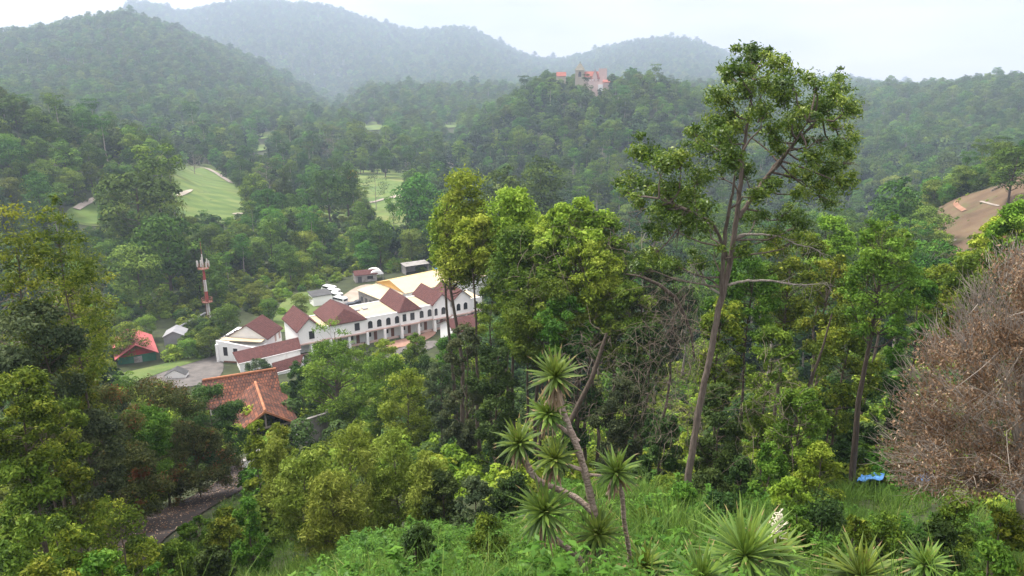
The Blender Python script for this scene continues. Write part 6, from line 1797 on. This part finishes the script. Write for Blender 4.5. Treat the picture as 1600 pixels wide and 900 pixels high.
yucca('yucca cut by the bottom edge left of the flowering one', (1100, 925), 7.4, [([(1100, 960), (1100, 905)], [.07, .06])], [(1096, 905, 75, (0, -.2, 1), 0, 0, 95)], 64)
yucca('small yucca among the strappy grass, right of the cut-off one at the bottom', (1445, 900), 8.4, [([(1445, 930), (1445, 880)], [.06, .05])], [(1445, 882, 48, (0, -.15, 1), 0, 0, 80)], 65)
def flower():
    c = at_y(1212, 838, 8.45)
    rng = np.random.default_rng(3)
    o = empty('yucca_flower_spike', c, 0, 'curly cream flower spike rising from the large yucca', 'flower spike')
    B = MB(); H = .42
    B.tube([(0, 0, -.28), (.005, 0, 0), (.02, 0, H * .6), (.03, .0, H)], [.014, .013, .01, .004], 6); B.build('stalk', M['flower'], o)
    Vs, Fs, off = [], [], 0
    for k in range(46):
        z = rng.uniform(-.02, H * .9); a = rng.random() * 6.28; L_ = rng.uniform(.08, .22) * (1.1 - z / H * .6)
        d = np.array([math.cos(a), math.sin(a), .35]); p = np.array([.015, 0, z]); pts = [p]
        for s in range(5): d = unit(d + rng.normal(size=3) * .35 + [0, 0, .02]); pts.append(pts[-1] + d * L_ / 5)
        V, F = tube_arrays(np.array(pts), [.006, .007, .007, .007, .006, .004], 5); Vs.append(V); Fs += [tuple(np.add(f, off)) for f in F]; off += len(V)
    link_mesh('blossom', np_mesh('blossom', np.concatenate(Vs), np.array(Fs), M['flower'], smooth=True), o)
flower()

# ------------------------------------------------------------------ grass and broad weeds of the bank
LANEP = np.concatenate([LANE[:-1] * (1 - t) + LANE[1:] * t for t in np.linspace(0, 1, 10)])
def bank():
    rng = np.random.default_rng(91)
    def pts(n, d0, d1, a0, a1):
        dd = np.sqrt(rng.uniform(d0 ** 2, d1 ** 2, n)); a = np.radians(rng.uniform(a0, a1, n))
        x, y = dd * np.sin(a), dd * np.cos(a)
        return np.stack([x, y, g(x, y)], 1), dd, np.degrees(a)
    def blades(P, L_, wd, lean, tint):
        n = len(P); ns = 4
        ph = rng.random(n) * 6.283
        d = np.stack([np.cos(ph) * lean, np.sin(ph) * lean, np.ones(n)], 1); d = unit(d)
        side = unit(np.stack([-np.sin(ph), np.cos(ph), rng.normal(size=n) * .2], 1))
        out = []
        p = P.copy(); v = d.copy()
        hor = np.stack([np.cos(ph), np.sin(ph), np.zeros(n)], 1)
        for s in range(ns + 1):
            w = wd * (1, .95, .75, .45, .04)[s]
            out += [p + side * w[:, None] * .5, p - side * w[:, None] * .5]
            p = p + v * (L_ / ns)[:, None]
            v = unit(v + hor * (lean * .45)[:, None] + np.array([0, 0, -.28])[None] * (lean[:, None] + .15))
        V = np.stack(out, 1).reshape(-1, 3)
        base = np.arange(n)[:, None] * 2 * (ns + 1)
        F = np.concatenate([base + np.array([2*s, 2*s+1, 2*s+3, 2*s+2])[None] for s in range(ns)], 1).reshape(-1, 4)
        return V, F, np.repeat(tint, ns)
    # tufts: blades gather round tuft centres
    T, dT, aT = [np.concatenate(z) for z in zip(pts(9000, 4.5, 27, -34, 40), pts(2600, 27, 44, 14, 42), pts(5200, 19, 47, -38, -13))]
    wgt = np.where(aT > 6, 1.0, np.where(dT < 11, .8, .62))
    # the wood's edge on the left is bushes, not grass
    keep = rng.random(len(T)) < wgt * np.clip(14 / dT, .5, 1.0)
    keep &= ~((aT < 8) & (aT > -13) & (dT > 24))
    gl = np.min(np.linalg.norm(T[:, None, :2] - LANEP[None], axis=2), axis=1)
    keep &= gl > 2.7
    tp = np.stack([*project(T + [0, 0, .5])], 1)
    keep &= ~(inside([(1325, 728), (1470, 728), (1470, 752), (1325, 756)], tp[:, 0], tp[:, 1]) & (dT < 34) & (dT > 24))
    T, dT, aT = T[keep], dT[keep], aT[keep]
    tall = .72 + .38 * np.sin(T[:, 0] * .9 + 1.3) * np.cos(T[:, 1] * .7) + .2 * np.sin(T[:, 0] * 2.3) * np.sin(T[:, 1] * 1.9) + rng.normal(size=len(T)) * .15
    tall = np.where((aT < -13) & (dT > 18), tall * .7, tall)
    nb = 24
    idx = np.repeat(np.arange(len(T)), nb); n = len(idx)
    P = T[idx] + np.concatenate([rng.normal(size=(n, 2)) * .13, np.full((n, 1), -.05)], 1)
    L_ = np.clip(tall[idx], .25, 1.5) * rng.uniform(.6, 1.25, n) * 1.05
    wd = rng.uniform(.009, .019, n) * np.clip(dT[idx] / 10, .8, 1.6)
    lt = rng.normal(size=len(T)) * .15 + .12 * np.sin(T[:, 0] * .5 + T[:, 1] * .8)
    st = ((aT > 3) & (rng.random(len(T)) < .3) & (dT < 20))[idx] & (rng.random(n) < .55)
    L_ = np.where(st, L_ * 1.2 + .1, L_)
    yb = np.array([(at_y(px, 880, dd)[0], dd) for px, dd in ((925, 9.3), (985, 9.4), (1165, 8.0), (1212, 8.5), (1345, 7.4), (1100, 7.4), (1445, 8.4))])
    yd = np.min(np.hypot(P[:, None, 0] - yb[None, :, 0], np.clip(np.abs(P[:, None, 1] - yb[None, :, 1] + .7) - .8, 0, None)), axis=1)
    L_ = L_ * (.38 + .62 * smooth01((yd - .35) / 1.1)); wd = np.where(st, wd * 1.7, wd)
    V, F, ti = blades(P, L_, wd, np.abs(rng.normal(size=n)) * .45 + .1, np.clip(.42 + lt[idx] + rng.normal(size=n) * .16, 0, 1))
    tag(link_mesh('grass', np_mesh('grass', V, F, M['grass'], ti)), 'tall green grass covering the steep bank', kind='stuff')
    # broad-leaved weeds: leafy stems in tiers, gathered in mounds
    Wp, dW, aW = pts(9000, 4.6, 27, -36, 40)
    mound = np.sin(Wp[:, 0] * 1.3 + .7 * np.sin(Wp[:, 1])) * np.cos(Wp[:, 1] * 1.1 + .5 * Wp[:, 0])
    k = (rng.random(len(Wp)) < np.where(aW < 5, .62 + .3 * mound, np.where(mound > .2, .34, .06))) & ~((aW < -15) & (dW > 19))
    Wp, dW, aW, mound = Wp[k], dW[k], aW[k], mound[k]
    nl = 46
    idx = np.repeat(np.arange(len(Wp)), nl); n = len(idx)
    hgt = np.clip(.62 + .42 * mound + rng.normal(size=len(Wp)) * .2, .22, 1.5)
    tier = rng.random(n) ** .7
    ph = rng.random(n) * 6.283; rr = rng.uniform(.05, .34, n) * (1.1 - .75 * tier)
    lean = rng.normal(size=(len(Wp), 2)) * .16
    C = Wp[idx] + np.stack([np.cos(ph) * rr + lean[idx, 0] * tier, np.sin(ph) * rr + lean[idx, 1] * tier, hgt[idx] * (.2 + .8 * tier) - rr * .25], 1)
    axis = np.stack([np.cos(ph), np.sin(ph), .25 - .5 * rr], 1)
    N = unit(np.stack([np.cos(ph) * -.25, np.sin(ph) * -.25, np.ones(n)], 1) + rng.normal(size=(n, 3)) * .32)
    kind = rng.random(len(Wp))
    Ls = rng.uniform(.09, .19, n) * np.where(kind < .3, 1.35, np.where(kind > .75, .6, .95))[idx] * np.clip(dW / 8.5, .55, 1.0)[idx]
    V, F = leaf_quads(rng, C, N, Ls, Ls * np.where(kind < .3, .42, .30)[idx] * rng.uniform(.8, 1.25, n), .3, .2, axis)
    ti = np.clip(.42 + (rng.normal(size=len(Wp)) * .2)[idx] + rng.normal(size=n) * .13, 0, 1)
    tag(link_mesh('weeds', np_mesh('weeds', V, F, M['weed'], ti)), 'broad-leaved green weeds mixed into the grass bank', kind='stuff')
    # fallen leaves on the lane
    LP = np.concatenate([LANE[:-1] * (1 - t) + LANE[1:] * t for t in np.linspace(0, 1, 60)])
    q = LP[rng.integers(0, len(LP), 1500)] + rng.normal(size=(1500, 2)) * 1.3
    C = np.concatenate([q, (g(q[:, 0], q[:, 1]) + .16)[:, None]], 1)
    Ls = rng.uniform(.06, .14, len(C))
    V, F = leaf_quads(rng, C, unit(np.array([0, 0, 1.0]) + rng.normal(size=C.shape) * .15), Ls, Ls * .5, 0, .1)
    tag(link_mesh('fallen_leaves', np_mesh('fallen_leaves', V, F, M['drybrown'], rng.random(len(C)))), 'dry brown leaves scattered over the lane', kind='stuff')
bank()

# ------------------------------------------------------------------ humid air
HAZE = True
def haze():
    B = MB(); B.box(-4250, 4250, -800, 4250, -140, 340)
    m = bpy.data.materials.new('humid_air'); m.use_nodes = True
    nt = m.node_tree; nt.nodes.clear()
    out = nt.nodes.new("ShaderNodeOutputMaterial")
    pv = nt.nodes.new("ShaderNodeVolumePrincipled")
    pv.inputs['Color'].default_value = (0.65, 0.79, 1.0, 1)
    pv.inputs['Density'].default_value = 0.00027
    pv.inputs['Anisotropy'].default_value = 0.2
    nt.links.new(pv.outputs[0], out.inputs['Volume'])

    o = B.build('haze', m); tag(o, kind='stuff')
if HAZE: haze()
